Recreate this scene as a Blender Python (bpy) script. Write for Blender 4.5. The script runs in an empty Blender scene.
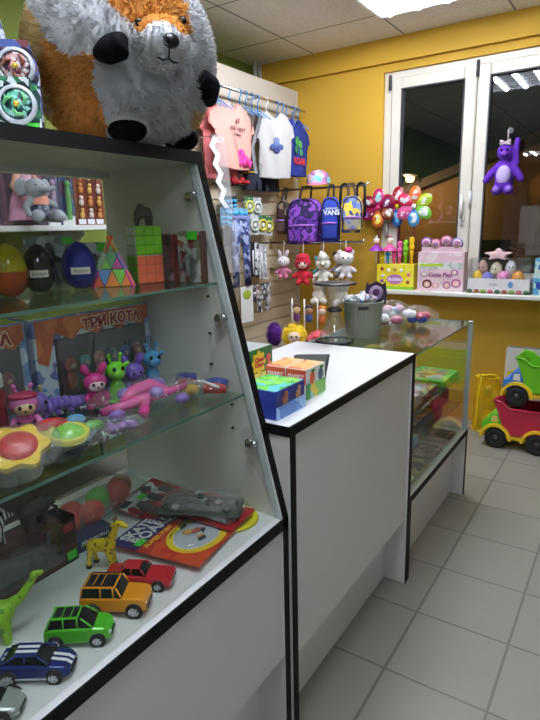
LAMP=60; EXPO=0.28
import bpy, bmesh, math, random
from mathutils import Matrix, Vector, noise
random.seed(7)
SC = bpy.context.scene
COL = SC.collection
PI = math.pi
def R(d): return math.radians(d)
# ------------------------------------------------------------------ mesh builder
class MB:
    def __init__(s):
        s.v=[]; s.f=[]; s.m=[]; s.s=[]; s.M=Matrix.Identity(4); s.mi=0
    def at(s, loc=(0,0,0), rz=0, rx=0, ry=0):
        s.M=Matrix.Translation(loc)@Matrix.Rotation(rz,4,'Z')@Matrix.Rotation(rx,4,'X')@Matrix.Rotation(ry,4,'Y'); return s
    def reset(s): s.M=Matrix.Identity(4); return s
    def mat(s,i): s.mi=i; return s
    def add(s,vs,fs,sm=False,mis=None):
        b=len(s.v)
        for p in vs: s.v.append(tuple(s.M@Vector(p)))
        for k,f in enumerate(fs):
            s.f.append(tuple(b+i for i in f)); s.s.append(sm); s.m.append(s.mi if mis is None else mis[k])
        return s
    def box(s,a,b,bev=0,fm=None):
        """axis box from corner a to corner b; fm = {'+x':mi,...} material per side"""
        x0,y0,z0=[min(a[i],b[i]) for i in range(3)]; x1,y1,z1=[max(a[i],b[i]) for i in range(3)]
        fm=fm or {}
        g=lambda k: fm.get(k,s.mi)
        if bev<=0:
            vs=[(x,y,z) for x in (x0,x1) for y in (y0,y1) for z in (z0,z1)]
            fs=[(0,1,3,2),(4,6,7,5),(0,4,5,1),(2,3,7,6),(0,2,6,4),(1,5,7,3)]
            return s.add(vs,fs,False,[g('-x'),g('+x'),g('-y'),g('+y'),g('-z'),g('+z')])
        bev=min(bev,(x1-x0)*.45,(y1-y0)*.45,(z1-z0)*.45)
        L=[(x0,x1),(y0,y1),(z0,z1)]; vs=[]; idx={}
        for c in range(8):
            sg=[(c>>i)&1 for i in range(3)]
            for ax in range(3):
                p=[]
                for i in range(3):
                    q=L[i][sg[i]]
                    if i!=ax: q+= bev if sg[i]==0 else -bev
                    p.append(q)
                idx[(c,ax)]=len(vs); vs.append(tuple(p))
        fs=[];ms=[]
        nm=[('-x','+x'),('-y','+y'),('-z','+z')]
        cen=Vector(((x0+x1)/2,(y0+y1)/2,(z0+z1)/2))
        def put(f,m):
            n=(Vector(vs[f[1]])-Vector(vs[f[0]])).cross(Vector(vs[f[2]])-Vector(vs[f[0]]))
            c=sum((Vector(vs[i]) for i in f),Vector())/len(f)-cen
            if n.dot(c)<0: f=f[::-1]
            fs.append(tuple(f)); ms.append(m)
        for ax in range(3):
            o=[i for i in range(3) if i!=ax]
            for sd in (0,1):
                cs=[(sd<<ax)|(a<<o[0])|(b_<<o[1]) for a,b_ in ((0,0),(1,0),(1,1),(0,1))]
                put([idx[(c,ax)] for c in cs],g(nm[ax][sd]))
        for ax in range(3):
            o=[i for i in range(3) if i!=ax]
            for a in (0,1):
                for b_ in (0,1):
                    c0=(a<<o[0])|(b_<<o[1]); c1=c0|(1<<ax)
                    put([idx[(c0,o[0])],idx[(c1,o[0])],idx[(c1,o[1])],idx[(c0,o[1])]],g(nm[o[0]][a]))
        for c in range(8): put([idx[(c,0)],idx[(c,1)],idx[(c,2)]],s.mi)
        return s.add(vs,fs,False,ms)
    def ell(s,c,r,n=16,k=10,rot=None):
        if not hasattr(r,'__len__'): r=(r,r,r)
        Mr=Matrix.Identity(3)
        if rot: Mr=(Matrix.Rotation(rot[2],3,'Z')@Matrix.Rotation(rot[1],3,'Y')@Matrix.Rotation(rot[0],3,'X'))
        vs=[];fs=[];C=Vector(c)
        vs.append(C+Mr@Vector((0,0,-r[2])))
        for i in range(1,k):
            t=-PI/2+PI*i/k
            for j in range(n):
                a=2*PI*j/n
                vs.append(C+Mr@Vector((r[0]*math.cos(t)*math.cos(a),r[1]*math.cos(t)*math.sin(a),r[2]*math.sin(t))))
        vs.append(C+Mr@Vector((0,0,r[2])))
        for j in range(n): fs.append((0,1+(j+1)%n,1+j))
        for i in range(k-2):
            for j in range(n):
                a=1+i*n+j;b=1+i*n+(j+1)%n
                fs.append((a,b,b+n,a+n))
        e=len(vs)-1;q=1+(k-2)*n
        for j in range(n): fs.append((q+j,q+(j+1)%n,e))
        return s.add(vs,fs,True)
    def tube(s,pts,r,n=8,caps=True,closed=False):
        pts=[Vector(p) for p in pts]; N=len(pts)
        rs=r if hasattr(r,'__len__') else [r]*N
        vs=[];fs=[];prev=None
        for i,p in enumerate(pts):
            if closed: d=pts[(i+1)%N]-pts[i-1]
            else: d=(pts[min(i+1,N-1)]-pts[max(i-1,0)])
            if d.length<1e-9: d=Vector((0,0,1))
            d.normalize()
            if prev is None:
                u=d.orthogonal().normalized()
            else:
                u=prev-d*prev.dot(d)
                if u.length<1e-6: u=d.orthogonal()
                u.normalize()
            prev=u; w=d.cross(u)
            for j in range(n):
                a=2*PI*j/n
                vs.append(p+(u*math.cos(a)+w*math.sin(a))*rs[i])
        for i in range(N if closed else N-1):
            for j in range(n):
                a=i*n+j;b=i*n+(j+1)%n;k=((i+1)%N)*n
                fs.append((a,b,k+(j+1)%n,k+j))
        if caps and not closed:
            fs.append(tuple(range(n))[::-1]); fs.append(tuple((N-1)*n+j for j in range(n)))
        return s.add(vs,fs,True)
    def cyl(s,p0,p1,r0,r1=None,n=16,sm=True):
        r1=r0 if r1 is None else r1
        return s.tube([p0,p1],[r0,r1],n)
    def lathe(s,prof,n=24,c=(0,0,0),caps=False):
        vs=[];fs=[]
        for r,z in prof:
            for j in range(n):
                a=2*PI*j/n
                vs.append((c[0]+r*math.cos(a),c[1]+r*math.sin(a),c[2]+z))
        for i in range(len(prof)-1):
            for j in range(n):
                a=i*n+j;b=i*n+(j+1)%n
                fs.append((a,b,b+n,a+n))
        if caps:
            fs.append(tuple(range(n))[::-1]); fs.append(tuple((len(prof)-1)*n+j for j in range(n)))
        return s.add(vs,fs,True)
    def prism(s,poly,ax,a0,a1,sm=False):
        """2-D polygon extruded along an axis: ax 'x' -> (y,z), 'y' -> (x,z), 'z' -> (x,y)"""
        mk={'x':lambda p,a:(a,p[0],p[1]),'y':lambda p,a:(p[0],a,p[1]),'z':lambda p,a:(p[0],p[1],a)}[ax]
        n=len(poly)
        vs=[mk(p,a0) for p in poly]+[mk(p,a1) for p in poly]
        ar=sum(poly[i][0]*poly[(i+1)%n][1]-poly[(i+1)%n][0]*poly[i][1] for i in range(n))
        flip=(ar>0)!=(ax=='y'); flip=flip if a1>a0 else not flip
        fs=[tuple(range(n))[::-1],tuple(range(n,2*n))]+[(i,(i+1)%n,n+(i+1)%n,n+i) for i in range(n)]
        if not flip: fs=[f[::-1] for f in fs]
        return s.add(vs,fs,sm)
    def grid(s,fn,nu,nv,sm=True,cu=False):
        vs=[fn(i/(nu if cu else nu-1),j/(nv-1)) for j in range(nv) for i in range(nu)]
        fs=[]
        for j in range(nv-1):
            for i in range(nu if cu else nu-1):
                a=j*nu+i;b=j*nu+(i+1)%nu
                fs.append((a,b,b+nu,a+nu))
        return s.add(vs,fs,sm)
    def loft(s,rings,caps=True,sm=False):
        n=len(rings[0]);vs=[p for r in rings for p in r];fs=[]
        for i in range(len(rings)-1):
            for j in range(n):
                a=i*n+j;b=i*n+(j+1)%n
                fs.append((a,b,b+n,a+n))
        if caps: fs.append(tuple(range(n))[::-1]); fs.append(tuple((len(rings)-1)*n+j for j in range(n)))
        return s.add(vs,fs,sm)
    def build(s,name,mats,parent=None,loc=None,rz=None,remesh=None,smooth=0,jit=None):
        if not isinstance(mats,(list,tuple)): mats=[mats]
        me=bpy.data.meshes.new(name)
        me.from_pydata(s.v,[],s.f); 
        me.polygons.foreach_set('material_index',s.m); me.polygons.foreach_set('use_smooth',s.s)
        for m in mats: me.materials.append(m)
        me.update()
        o=bpy.data.objects.new(name,me); COL.objects.link(o)
        if remesh:
            md=o.modifiers.new('r','REMESH'); md.mode='VOXEL'; md.voxel_size=remesh; md.use_smooth_shade=True
            if smooth:
                m2=o.modifiers.new('s','SMOOTH'); m2.iterations=smooth; m2.factor=.6
            dg=bpy.context.evaluated_depsgraph_get()
            nm=bpy.data.meshes.new_from_object(o.evaluated_get(dg)); o.modifiers.clear(); o.data=nm; nm.name=name
            bpy.data.meshes.remove(me); me=nm
            me.materials.clear()
            for m in mats: me.materials.append(m)
            for p in me.polygons: p.use_smooth=True; p.material_index=0
        if jit:
            for v in me.vertices:
                v.co+=Vector(noise.noise_vector(v.co*jit[1]+Vector((jit[2] if len(jit)>2 else 0,0,0))))*jit[0]
            me.update()
        if parent: o.parent=parent
        if loc is not None: o.location=loc
        if rz is not None: o.rotation_euler.z=rz
        return o
def fixn(o):
    bm=bmesh.new(); bm.from_mesh(o.data); bmesh.ops.recalc_face_normals(bm,faces=bm.faces); bm.to_mesh(o.data); bm.free(); return o
# ------------------------------------------------------------------ objects
def tag(o,label=None,cat=None,group=None,kind=None):
    if label: o['label']=label
    if cat: o['category']=cat
    if group: o['group']=group
    if kind: o['kind']=kind
    return o
def thing(name,label,cat,loc=(0,0,0),rz=0,group=None,rx=0,ry=0):
    o=bpy.data.objects.new(name,None); COL.objects.link(o); o.empty_display_size=.02
    o.location=loc; o.rotation_euler=(rx,ry,rz)
    return tag(o,label,cat,group)
def struct(name,mb,m,label=None):
    o=mb.build(name,m); o['kind']='structure'
    if label: o['label']=label
    return o
def dup(root,loc,rz,label=None,group=None):
    r=root.copy(); COL.objects.link(r); r.location=loc; r.rotation_euler=(root.rotation_euler.x,root.rotation_euler.y,rz)
    if label: r['label']=label
    if group: r['group']=group
    for ch in list(root.children):
        c=ch.copy(); COL.objects.link(c); c.parent=r
        for g in ch.children:
            d=g.copy(); COL.objects.link(d); d.parent=c
    return r
def text(body,size,m,parent,loc,rot=(PI/2,0,0),ext=.0004,name='lettering',align='CENTER',shear=0,bold=0,curve=0,sx=1):
    cu=bpy.data.curves.new('t','FONT'); cu.body=body; cu.size=size; cu.align_x=align; cu.align_y='CENTER'; cu.extrude=ext; cu.shear=shear; cu.offset=bold; cu.resolution_u=3
    cu.space_line=.85
    t=bpy.data.objects.new('t',cu); COL.objects.link(t)
    dg=bpy.context.evaluated_depsgraph_get()
    me=bpy.data.meshes.new_from_object(t.evaluated_get(dg)); me.name=name
    bpy.data.objects.remove(t); bpy.data.curves.remove(cu)
    if curve or sx!=1:
        for v in me.vertices:
            v.co.x*=sx; v.co.y-=curve*v.co.x*v.co.x
    me.materials.clear(); me.materials.append(m)
    o=bpy.data.objects.new(name,me); COL.objects.link(o); o.parent=parent; o.location=loc; o.rotation_euler=rot
    return o
# ------------------------------------------------------------------ materials
def lin(c):
    return tuple(((x/255)/12.92 if x/255<=.04045 else ((x/255+.055)/1.055)**2.4) for x in c[:3])+(1,)
_mc={}
def newmat(name):
    m=bpy.data.materials.new(name); m.use_nodes=True; return m,m.node_tree.nodes,m.node_tree.links
def P(c,rough=.45,metal=0,spec=.5,coat=0,sub=0,bump=0,bs=60):
    key=('P',tuple(c),rough,metal,spec,coat,bump,bs)
    if key in _mc: return _mc[key]
    m,N,L=newmat('surface_%d_%d_%d'%tuple(c[:3])); b=N['Principled BSDF']
    b.inputs['Base Color'].default_value=lin(c); b.inputs['Roughness'].default_value=rough; b.inputs['Metallic'].default_value=metal
    b.inputs['Specular IOR Level'].default_value=spec; b.inputs['Coat Weight'].default_value=coat
    if bump:
        t=N.new('ShaderNodeTexCoord'); n=N.new('ShaderNodeTexNoise'); n.inputs['Scale'].default_value=bs; n.inputs['Detail'].default_value=3
        bp=N.new('ShaderNodeBump'); bp.inputs['Strength'].default_value=bump; bp.inputs['Distance'].default_value=.01
        L.new(t.outputs['Object'],n.inputs['Vector']); L.new(n.outputs['Fac'],bp.inputs['Height']); L.new(bp.outputs['Normal'],b.inputs['Normal'])
    _mc[key]=m; return m
def busy(palette,scale=60,rough=.35,seed=0,stretch=(1,1,1),kind='vor',coat=0):
    """printed packaging: cells of a colour palette"""
    key=('B',tuple(map(tuple,palette)),scale,rough,seed,stretch,kind,coat)
    if key in _mc: return _mc[key]
    m,N,L=newmat('printed_card'); b=N['Principled BSDF']; b.inputs['Roughness'].default_value=rough; b.inputs['Coat Weight'].default_value=coat
    t=N.new('ShaderNodeTexCoord'); mp=N.new('ShaderNodeMapping'); mp.inputs['Location'].default_value=(seed*1.37,seed*.71,seed*.33); mp.inputs['Scale'].default_value=stretch
    L.new(t.outputs['Object'],mp.inputs['Vector'])
    nz=N.new('ShaderNodeTexNoise'); nz.inputs['Scale'].default_value=scale*.6; nz.inputs['Detail'].default_value=2
    L.new(mp.outputs['Vector'],nz.inputs['Vector'])
    rp=N.new('ShaderNodeValToRGB'); cr=rp.color_ramp; cr.interpolation='CONSTANT'
    n=len(palette)
    while len(cr.elements)<n: cr.elements.new(.5)
    if kind=='vor':
        mx=N.new('ShaderNodeMixRGB'); mx.blend_type='LINEAR_LIGHT'; mx.inputs['Fac'].default_value=.012*60/scale
        L.new(mp.outputs['Vector'],mx.inputs['Color1']); L.new(nz.outputs['Color'],mx.inputs['Color2'])
        v=N.new('ShaderNodeTexVoronoi'); v.inputs['Scale'].default_value=scale
        L.new(mx.outputs['Color'],v.inputs['Vector'])
        sp=N.new('ShaderNodeSeparateColor'); L.new(v.outputs['Color'],sp.inputs['Color']); L.new(sp.outputs['Red'],rp.inputs['Fac'])
        for i,e in enumerate(cr.elements): e.position=i/n; e.color=lin(palette[i])
    else:
        L.new(nz.outputs['Fac'],rp.inputs['Fac'])
        for i,e in enumerate(cr.elements): e.position=.0 if i==0 else .33+.34*i/n; e.color=lin(palette[i])
    L.new(rp.outputs['Color'],b.inputs['Base Color'])
    _mc[key]=m; return m
def thin(tint=(255,255,255),gloss=.09,rough=.02,crinkle=0,cs=40,white=0,name='clear_glass'):
    key=('T',tuple(tint),gloss,rough,crinkle,cs,white)
    if key in _mc: return _mc[key]
    m,N,L=newmat(name); N.remove(N['Principled BSDF']); out=N['Material Output']
    tr=N.new('ShaderNodeBsdfTransparent'); tr.inputs['Color'].default_value=lin(tint)
    gl=N.new('ShaderNodeBsdfGlossy'); gl.inputs['Roughness'].default_value=rough
    lw=N.new('ShaderNodeLayerWeight'); lw.inputs['Blend'].default_value=.5
    pw=N.new('ShaderNodeMath'); pw.operation='POWER'; pw.inputs[1].default_value=5; L.new(lw.outputs['Facing'],pw.inputs[0])
    ad=N.new('ShaderNodeMath'); ad.operation='MULTIPLY_ADD'; ad.inputs[1].default_value=.8; ad.inputs[2].default_value=gloss; ad.use_clamp=True
    L.new(pw.outputs[0],ad.inputs[0])
    mx=N.new('ShaderNodeMixShader'); L.new(ad.outputs['Value'],mx.inputs['Fac']); L.new(tr.outputs['BSDF'],mx.inputs[1]); L.new(gl.outputs['BSDF'],mx.inputs[2])
    if crinkle:
        t=N.new('ShaderNodeTexCoord'); n=N.new('ShaderNodeTexNoise'); n.inputs['Scale'].default_value=cs; n.inputs['Detail'].default_value=3; n.inputs['Roughness'].default_value=.6
        bp=N.new('ShaderNodeBump'); bp.inputs['Strength'].default_value=crinkle; bp.inputs['Distance'].default_value=.02
        L.new(t.outputs['Object'],n.inputs['Vector']); L.new(n.outputs['Fac'],bp.inputs['Height']); L.new(bp.outputs['Normal'],gl.inputs['Normal'])
    last=mx
    if white:
        df=N.new('ShaderNodeBsdfDiffuse'); df.inputs['Color'].default_value=lin((225,228,230))
        m2=N.new('ShaderNodeMixShader'); m2.inputs['Fac'].default_value=white; L.new(mx.outputs['Shader'],m2.inputs[1]); L.new(df.outputs['BSDF'],m2.inputs[2]); last=m2
    L.new(last.outputs['Shader'],out.inputs['Surface'])
    _mc[key]=m; return m
def tinted(c,solid=.35,rough=.08):
    """see-through coloured plastic"""
    key=('Q',tuple(c),solid)
    if key in _mc: return _mc[key]
    m,N,L=newmat('tinted_plastic'); b=N['Principled BSDF']; out=N['Material Output']
    b.inputs['Base Color'].default_value=lin(c); b.inputs['Roughness'].default_value=rough; b.inputs['Coat Weight'].default_value=.5
    tr=N.new('ShaderNodeBsdfTransparent'); tr.inputs['Color'].default_value=lin([min(255,x*.7+75) for x in c])
    mx=N.new('ShaderNodeMixShader'); mx.inputs['Fac'].default_value=solid
    L.new(tr.outputs['BSDF'],mx.inputs[1]); L.new(b.outputs['BSDF'],mx.inputs[2]); L.new(mx.outputs['Shader'],out.inputs['Surface'])
    _mc[key]=m; return m
def emit(c,s):
    key=('E',tuple(c),s)
    if key in _mc: return _mc[key]
    m,N,L=newmat('lit'); b=N['Principled BSDF']; b.inputs['Base Color'].default_value=lin(c); b.inputs['Emission Color'].default_value=lin(c); b.inputs['Emission Strength'].default_value=s
    _mc[key]=m; return m
def spotted(base,spot,scale,thr=.32,rough=.4):
    key=('S',tuple(base),tuple(spot),scale,thr)
    if key in _mc: return _mc[key]
    m,N,L=newmat('spotted'); b=N['Principled BSDF']; b.inputs['Roughness'].default_value=rough
    t=N.new('ShaderNodeTexCoord'); v=N.new('ShaderNodeTexVoronoi'); v.inputs['Scale'].default_value=scale
    rp=N.new('ShaderNodeValToRGB'); rp.color_ramp.interpolation='CONSTANT'
    rp.color_ramp.elements[0].color=lin(spot); rp.color_ramp.elements[1].color=lin(base); rp.color_ramp.elements[1].position=thr
    L.new(t.outputs['Object'],v.inputs['Vector']); L.new(v.outputs['Distance'],rp.inputs['Fac']); L.new(rp.outputs['Color'],b.inputs['Base Color'])
    _mc[key]=m; return m
def striped(c1,c2,scale,direction='X',dist=2,rough=.5):
    key=('W',tuple(c1),tuple(c2),scale,direction,dist)
    if key in _mc: return _mc[key]
    m,N,L=newmat('striped'); b=N['Principled BSDF']; b.inputs['Roughness'].default_value=rough
    t=N.new('ShaderNodeTexCoord'); w=N.new('ShaderNodeTexWave'); w.bands_direction=direction; w.inputs['Scale'].default_value=scale; w.inputs['Distortion'].default_value=dist
    rp=N.new('ShaderNodeValToRGB'); rp.color_ramp.interpolation='CONSTANT'
    rp.color_ramp.elements[0].color=lin(c1); rp.color_ramp.elements[1].color=lin(c2); rp.color_ramp.elements[1].position=.5
    L.new(t.outputs['Object'],w.inputs['Vector']); L.new(w.outputs['Fac'],rp.inputs['Fac']); L.new(rp.outputs['Color'],b.inputs['Base Color'])
    _mc[key]=m; return m
def plaster(c,var=.06,scale=3,bump=.05):
    key=('L',tuple(c),var,scale)
    if key in _mc: return _mc[key]
    m,N,L=newmat('painted_plaster'); b=N['Principled BSDF']; b.inputs['Roughness'].default_value=.75
    t=N.new('ShaderNodeTexCoord'); n=N.new('ShaderNodeTexNoise'); n.inputs['Scale'].default_value=scale; n.inputs['Detail'].default_value=5
    h=N.new('ShaderNodeHueSaturation'); h.inputs['Color'].default_value=lin(c)
    mr=N.new('ShaderNodeMapRange'); mr.inputs['To Min'].default_value=1-var; mr.inputs['To Max'].default_value=1+var
    L.new(t.outputs['Object'],n.inputs['Vector']); L.new(n.outputs['Fac'],mr.inputs['Value']); L.new(mr.outputs['Result'],h.inputs['Value']); L.new(h.outputs['Color'],b.inputs['Base Color'])
    n2=N.new('ShaderNodeTexNoise'); n2.inputs['Scale'].default_value=90; L.new(t.outputs['Object'],n2.inputs['Vector'])
    bp=N.new('ShaderNodeBump'); bp.inputs['Strength'].default_value=bump; L.new(n2.outputs['Fac'],bp.inputs['Height']); L.new(bp.outputs['Normal'],b.inputs['Normal'])
    _mc[key]=m; return m
def tiled(c,joint,size,w,rough,off=(0,0),var=.05,bump=.2,speck=0):
    """square tiles with a joint, laid in object space"""
    m,N,L=newmat('tiles'); b=N['Principled BSDF']
    t=N.new('ShaderNodeTexCoord'); mp=N.new('ShaderNodeMapping'); mp.inputs['Location'].default_value=(off[0]/size,off[1]/size,0); mp.inputs['Scale'].default_value=(1/size,1/size,1)
    L.new(t.outputs['Object'],mp.inputs['Vector'])
    sp=N.new('ShaderNodeSeparateXYZ'); L.new(mp.outputs['Vector'],sp.inputs['Vector'])
    ms=[]
    for k in 'XY':
        f=N.new('ShaderNodeMath'); f.operation='PINGPONG'; f.inputs[1].default_value=.5; L.new(sp.outputs[k],f.inputs[0]); ms.append(f)
    mn=N.new('ShaderNodeMath'); mn.operation='MINIMUM'; L.new(ms[0].outputs[0],mn.inputs[0]); L.new(ms[1].outputs[0],mn.inputs[1])
    mr=N.new('ShaderNodeMapRange'); mr.inputs['From Min'].default_value=w/size*.35; mr.inputs['From Max'].default_value=w/size*.6
    L.new(mn.outputs[0],mr.inputs['Value'])
    fl=N.new('ShaderNodeVectorMath'); fl.operation='FLOOR'; L.new(mp.outputs['Vector'],fl.inputs[0])
    wn=N.new('ShaderNodeTexWhiteNoise'); L.new(fl.outputs['Vector'],wn.inputs['Vector'])
    n=N.new('ShaderNodeTexNoise'); n.inputs['Scale'].default_value=7; n.inputs['Detail'].default_value=6; n.inputs['Roughness'].default_value=.65; L.new(t.outputs['Object'],n.inputs['Vector'])
    a=N.new('ShaderNodeMath'); a.operation='ADD'; L.new(wn.outputs['Value'],a.inputs[0]); L.new(n.outputs['Fac'],a.inputs[1])
    m2=N.new('ShaderNodeMapRange'); m2.inputs['From Max'].default_value=2; m2.inputs['To Min'].default_value=1-var; m2.inputs['To Max'].default_value=1+var; L.new(a.outputs[0],m2.inputs['Value'])
    h=N.new('ShaderNodeHueSaturation'); h.inputs['Color'].default_value=lin(c); L.new(m2.outputs['Result'],h.inputs['Value'])
    src=h.outputs['Color']
    if speck:
        n3=N.new('ShaderNodeTexNoise'); n3.inputs['Scale'].default_value=120; n3.inputs['Detail'].default_value=3; L.new(t.outputs['Object'],n3.inputs['Vector'])
        r3=N.new('ShaderNodeValToRGB'); r3.color_ramp.elements[0].position=.36; r3.color_ramp.elements[0].color=(.55,.55,.55,1); r3.color_ramp.elements[1].position=.46; r3.color_ramp.elements[1].color=(1,1,1,1)
        L.new(n3.outputs['Fac'],r3.inputs['Fac'])
        mu=N.new('ShaderNodeMixRGB'); mu.blend_type='MULTIPLY'; mu.inputs['Fac'].default_value=speck; L.new(src,mu.inputs['Color1']); L.new(r3.outputs['Color'],mu.inputs['Color2']); src=mu.outputs['Color']
    mx=N.new('ShaderNodeMixRGB'); mx.inputs['Color1'].default_value=lin(joint); L.new(mr.outputs['Result'],mx.inputs['Fac']); L.new(src,mx.inputs['Color2'])
    L.new(mx.outputs['Color'],b.inputs['Base Color']); b.inputs['Roughness'].default_value=rough
    bp=N.new('ShaderNodeBump'); bp.inputs['Strength'].default_value=bump; bp.inputs['Distance'].default_value=.004; L.new(mr.outputs['Result'],bp.inputs['Height']); L.new(bp.outputs['Normal'],b.inputs['Normal'])
    return m
WHITE=P((232,231,228),.5); LAM=P((222,220,216),.38,bump=.03,bs=200); BLACK=P((10,10,12),.55,spec=.2); CHROME=P((200,200,205),.18,1)
GLASS=thin((252,254,252),.03,.01); SHELFG=thin((238,248,241),.045,.02,name='shelf_glass'); GEDGE=P((88,128,112),.15,spec=.7)
FILM=thin((252,252,253),.11,.12,crinkle=.9,cs=45,white=.025,name='clear_film'); CLEAR=thin((248,250,252),.09,.04,white=.02,name='clear_plastic')
HOLO=(1,0)
# ------------------------------------------------------------------ camera
cd=bpy.data.cameras.new('camera'); cam=bpy.data.objects.new('camera',cd); COL.objects.link(cam); SC.camera=cam
cd.sensor_fit='HORIZONTAL'; cd.sensor_width=36; cd.lens=553.344/540*36; cd.clip_start=.02; cd.clip_end=100
rr=((0.836389,0.547648,-0.023153),(0.108381,-0.206633,-0.972397),(-0.537315,0.810793,-0.232180))
cam.matrix_world=Matrix(((rr[0][0],-rr[1][0],-rr[2][0],.567412),(rr[0][1],-rr[1][1],-rr[2][1],-1.510638),(rr[0][2],-rr[1][2],-rr[2][2],1.45243),(0,0,0,1)))
# ------------------------------------------------------------------ the room
YW=2.64; XL=-2.25; XR=2.3; YB=-7.6; ZC=2.745
struct('floor',MB().box((XL-.1,YB-.1,-.06),(XR+.1,YW+.3,0)),tiled((150,147,137),(116,112,105),.33,.009,.36,var=.07))
struct('ceiling',MB().box((XL-.1,YB-.1,ZC),(XR+.1,YW+.3,ZC+.08)),tiled((242,239,230),(120,118,112),.7225,.012,.85,off=(.97,-2.15),var=.03,speck=.5))
YEL=plaster((206,162,50),.05,2.2); LIME=plaster((112,124,42),.05,2)
W0,W1,S0,S1=-1.13,.34,.96,2.53
mb=MB(); mb.box((XL-.1,YW,0),(W0,YW+.28,ZC)); mb.box((W1,YW,0),(XR+.1,YW+.28,ZC)); mb.box((W0,YW,0),(W1,YW+.28,S0)); mb.box((W0,YW,S1),(W1,YW+.28,ZC))
struct('wall_back',mb,YEL)
struct('wall_left',MB().box((XL-.1,YB,0),(XL,YW,ZC)),LIME)
PALE=plaster((150,152,156),.03,2)
struct('wall_right',MB().box((XR,YB,0),(XR+.1,YW,ZC)),PALE)
struct('wall_front',MB().box((XL-.1,YB-.1,0),(XR+.1,YB,ZC)),PALE)
struct('trim_1',MB().box((XL,YW-.035,2.585),(XR,YW,ZC)),YEL)     # soffit over the window
# window
FR=P((224,218,204),.35); 
def frame(mb,x0,x1,z0,z1,w,y0,y1,bev=.006):
    mb.box((x0,y0,z0),(x0+w,y1,z1),bev); mb.box((x1-w,y0,z0),(x1,y1,z1),bev)
    mb.box((x0+w,y0,z0),(x1-w,y1,z0+w),bev); mb.box((x0+w,y0,z1-w),(x1-w,y1,z1),bev)
wn=bpy.data.objects.new('window_1',None); COL.objects.link(wn); wn['kind']='structure'; wn.location=(0,0,0)
mb=MB(); frame(mb,W0,W1,S0+.03,S1,.062,YW+.02,YW+.09); mb.build('window_frame',FR,wn)
for a,b in ((-1.072,-.468),(-.462,.285)):
    mb=MB(); frame(mb,a,b,S0+.075,S1-.045,.083,YW+.005,YW+.06,.01); s=mb.build('sash',FR,wn)
    mb=MB(); mb.box((a+.08,YW+.034,S0+.15),(b-.08,YW+.038,S1-.125)); mb.build('pane',thin((236,240,244),.10,.0,name='window_glass'),wn)
    mb=MB(); frame(mb,a+.078,b-.078,S0+.152,S1-.122,.008,YW+.002,YW+.03,0); mb.build('gasket',P((60,60,62),.6),wn)
mb=MB(); mb.box((-.530,YW-.012,1.44),(-.500,YW+.006,1.52),.005); mb.box((-.523,YW-.04,1.475),(-.507,YW-.01,1.49),.004); mb.tube([(-.515,YW-.036,1.49),(-.515,YW-.042,1.56),(-.515,YW-.04,1.65)],[.011,.011,.008],10); mb.build('handle',P((235,235,232),.3),wn)
for x,z in ((-1.078,2.455),(-1.078,1.42),(-.465,2.455),(-.465,1.62)):
    mb=MB(); mb.cyl((x,YW-.002,z-.05),(x,YW-.002,z+.05),.011,n=10); mb.build('hinge',P((52,52,54) if z>2 else (220,220,218),.4),wn)
struct('windowsill',MB().box((-1.09,2.40,.955),(.5,YW+.02,.985),.006),P((236,234,228),.3))
# outside, at night
struct('street_ground',MB().box((-14,YW+.4,-1.2),(14,30,-1.1)),P((60,58,55),.9))
b_=thing('building','ochre plastered building with a sloping roof edge across the dark street','building',(-3.2,11,-1.1))
mb=MB(); mb.prism([(-1.5,0),(9,0),(9,5.2),(3,4.4),(-1.5,2.9)],'y',0,4); mb.build('facade',plaster((150,112,58),.15,.6),b_)
mb=MB(); mb.prism([(-1.7,2.86),(3,4.42),(9.1,5.22),(9.1,5.4),(3,4.6),(-1.7,3.04)],'y',-.3,4.2); mb.build('roof',P((70,58,48),.8),b_)
for x in (.5,3.4,6.2):
    mb=MB(); mb.box((x,-.03,.9),(x+1,.02,2.2)); mb.build('window',P((24,24,28),.15),b_)
l_=thing('street_lamp','orange street lamp glowing on the dark building outside the window','street lamp',(-3.55,10.1,-1.1))
mb=MB(); mb.tube([(0,.9,3.3),(0,.5,3.5),(0,.1,3.54),(0,0,3.52)],[.03,.03,.03,.03],8); mb.build('bracket_arm',P((70,70,72),.5),l_)
mb=MB(); mb.ell((0,0,3.56),(.16,.2,.07)); mb.build('lamp_head',P((90,90,92),.4),l_)
mb=MB(); mb.ell((0,-.02,3.47),(.08,.10,.07)); mb.build('bulb',emit((255,170,70),60),l_)
def plight(name,loc,e,c,r=.05):
    d=bpy.data.lights.new(name,'POINT'); d.energy=e; d.color=c; d.shadow_soft_size=r; o=bpy.data.objects.new(name,d); COL.objects.link(o); o.location=loc
plight('street_glow',(-3.62,9.9,2.2),55,(1,.74,.45),.15)
# fluorescent ceiling luminaires
def luminaire(x,y,label,s=.70,e=LAMP if 'LAMP' in globals() else 16):
    t=thing('ceiling_light',label,'ceiling light',(x,y,ZC),0,None)
    mb=MB(); h=s/2
    frame_t=.02
    for a,b in (((-h,-h,-.03),(-h+.02,h,-.001)),((h-.02,-h,-.03),(h,h,-.001)),((-h,-h,-.03),(h,-h+.02,-.001)),((-h,h-.02,-.03),(h,h,-.001)),((-h+.02,-h+.02,-.008),(h-.02,h-.02,-.001))): mb.box(a,b)
    mb.build('housing',P((232,232,230),.35),t)
    for k in range(4):
        xx=-h+s*(k+.5)/4
        mb=MB(); mb.cyl((xx,-h+.04,-.024),(xx,h-.04,-.024),.020,n=10); mb.build('tube',emit((234,240,252),e),t)
    for k in range(5):
        mb=MB(); yy=-h+s*(k+1)/6; mb.box((-h+.02,yy-.001,-.032),(h-.02,yy+.001,-.012)); mb.build('louvre_blade',P((225,225,225),.25,.6),t)
    return t
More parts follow.
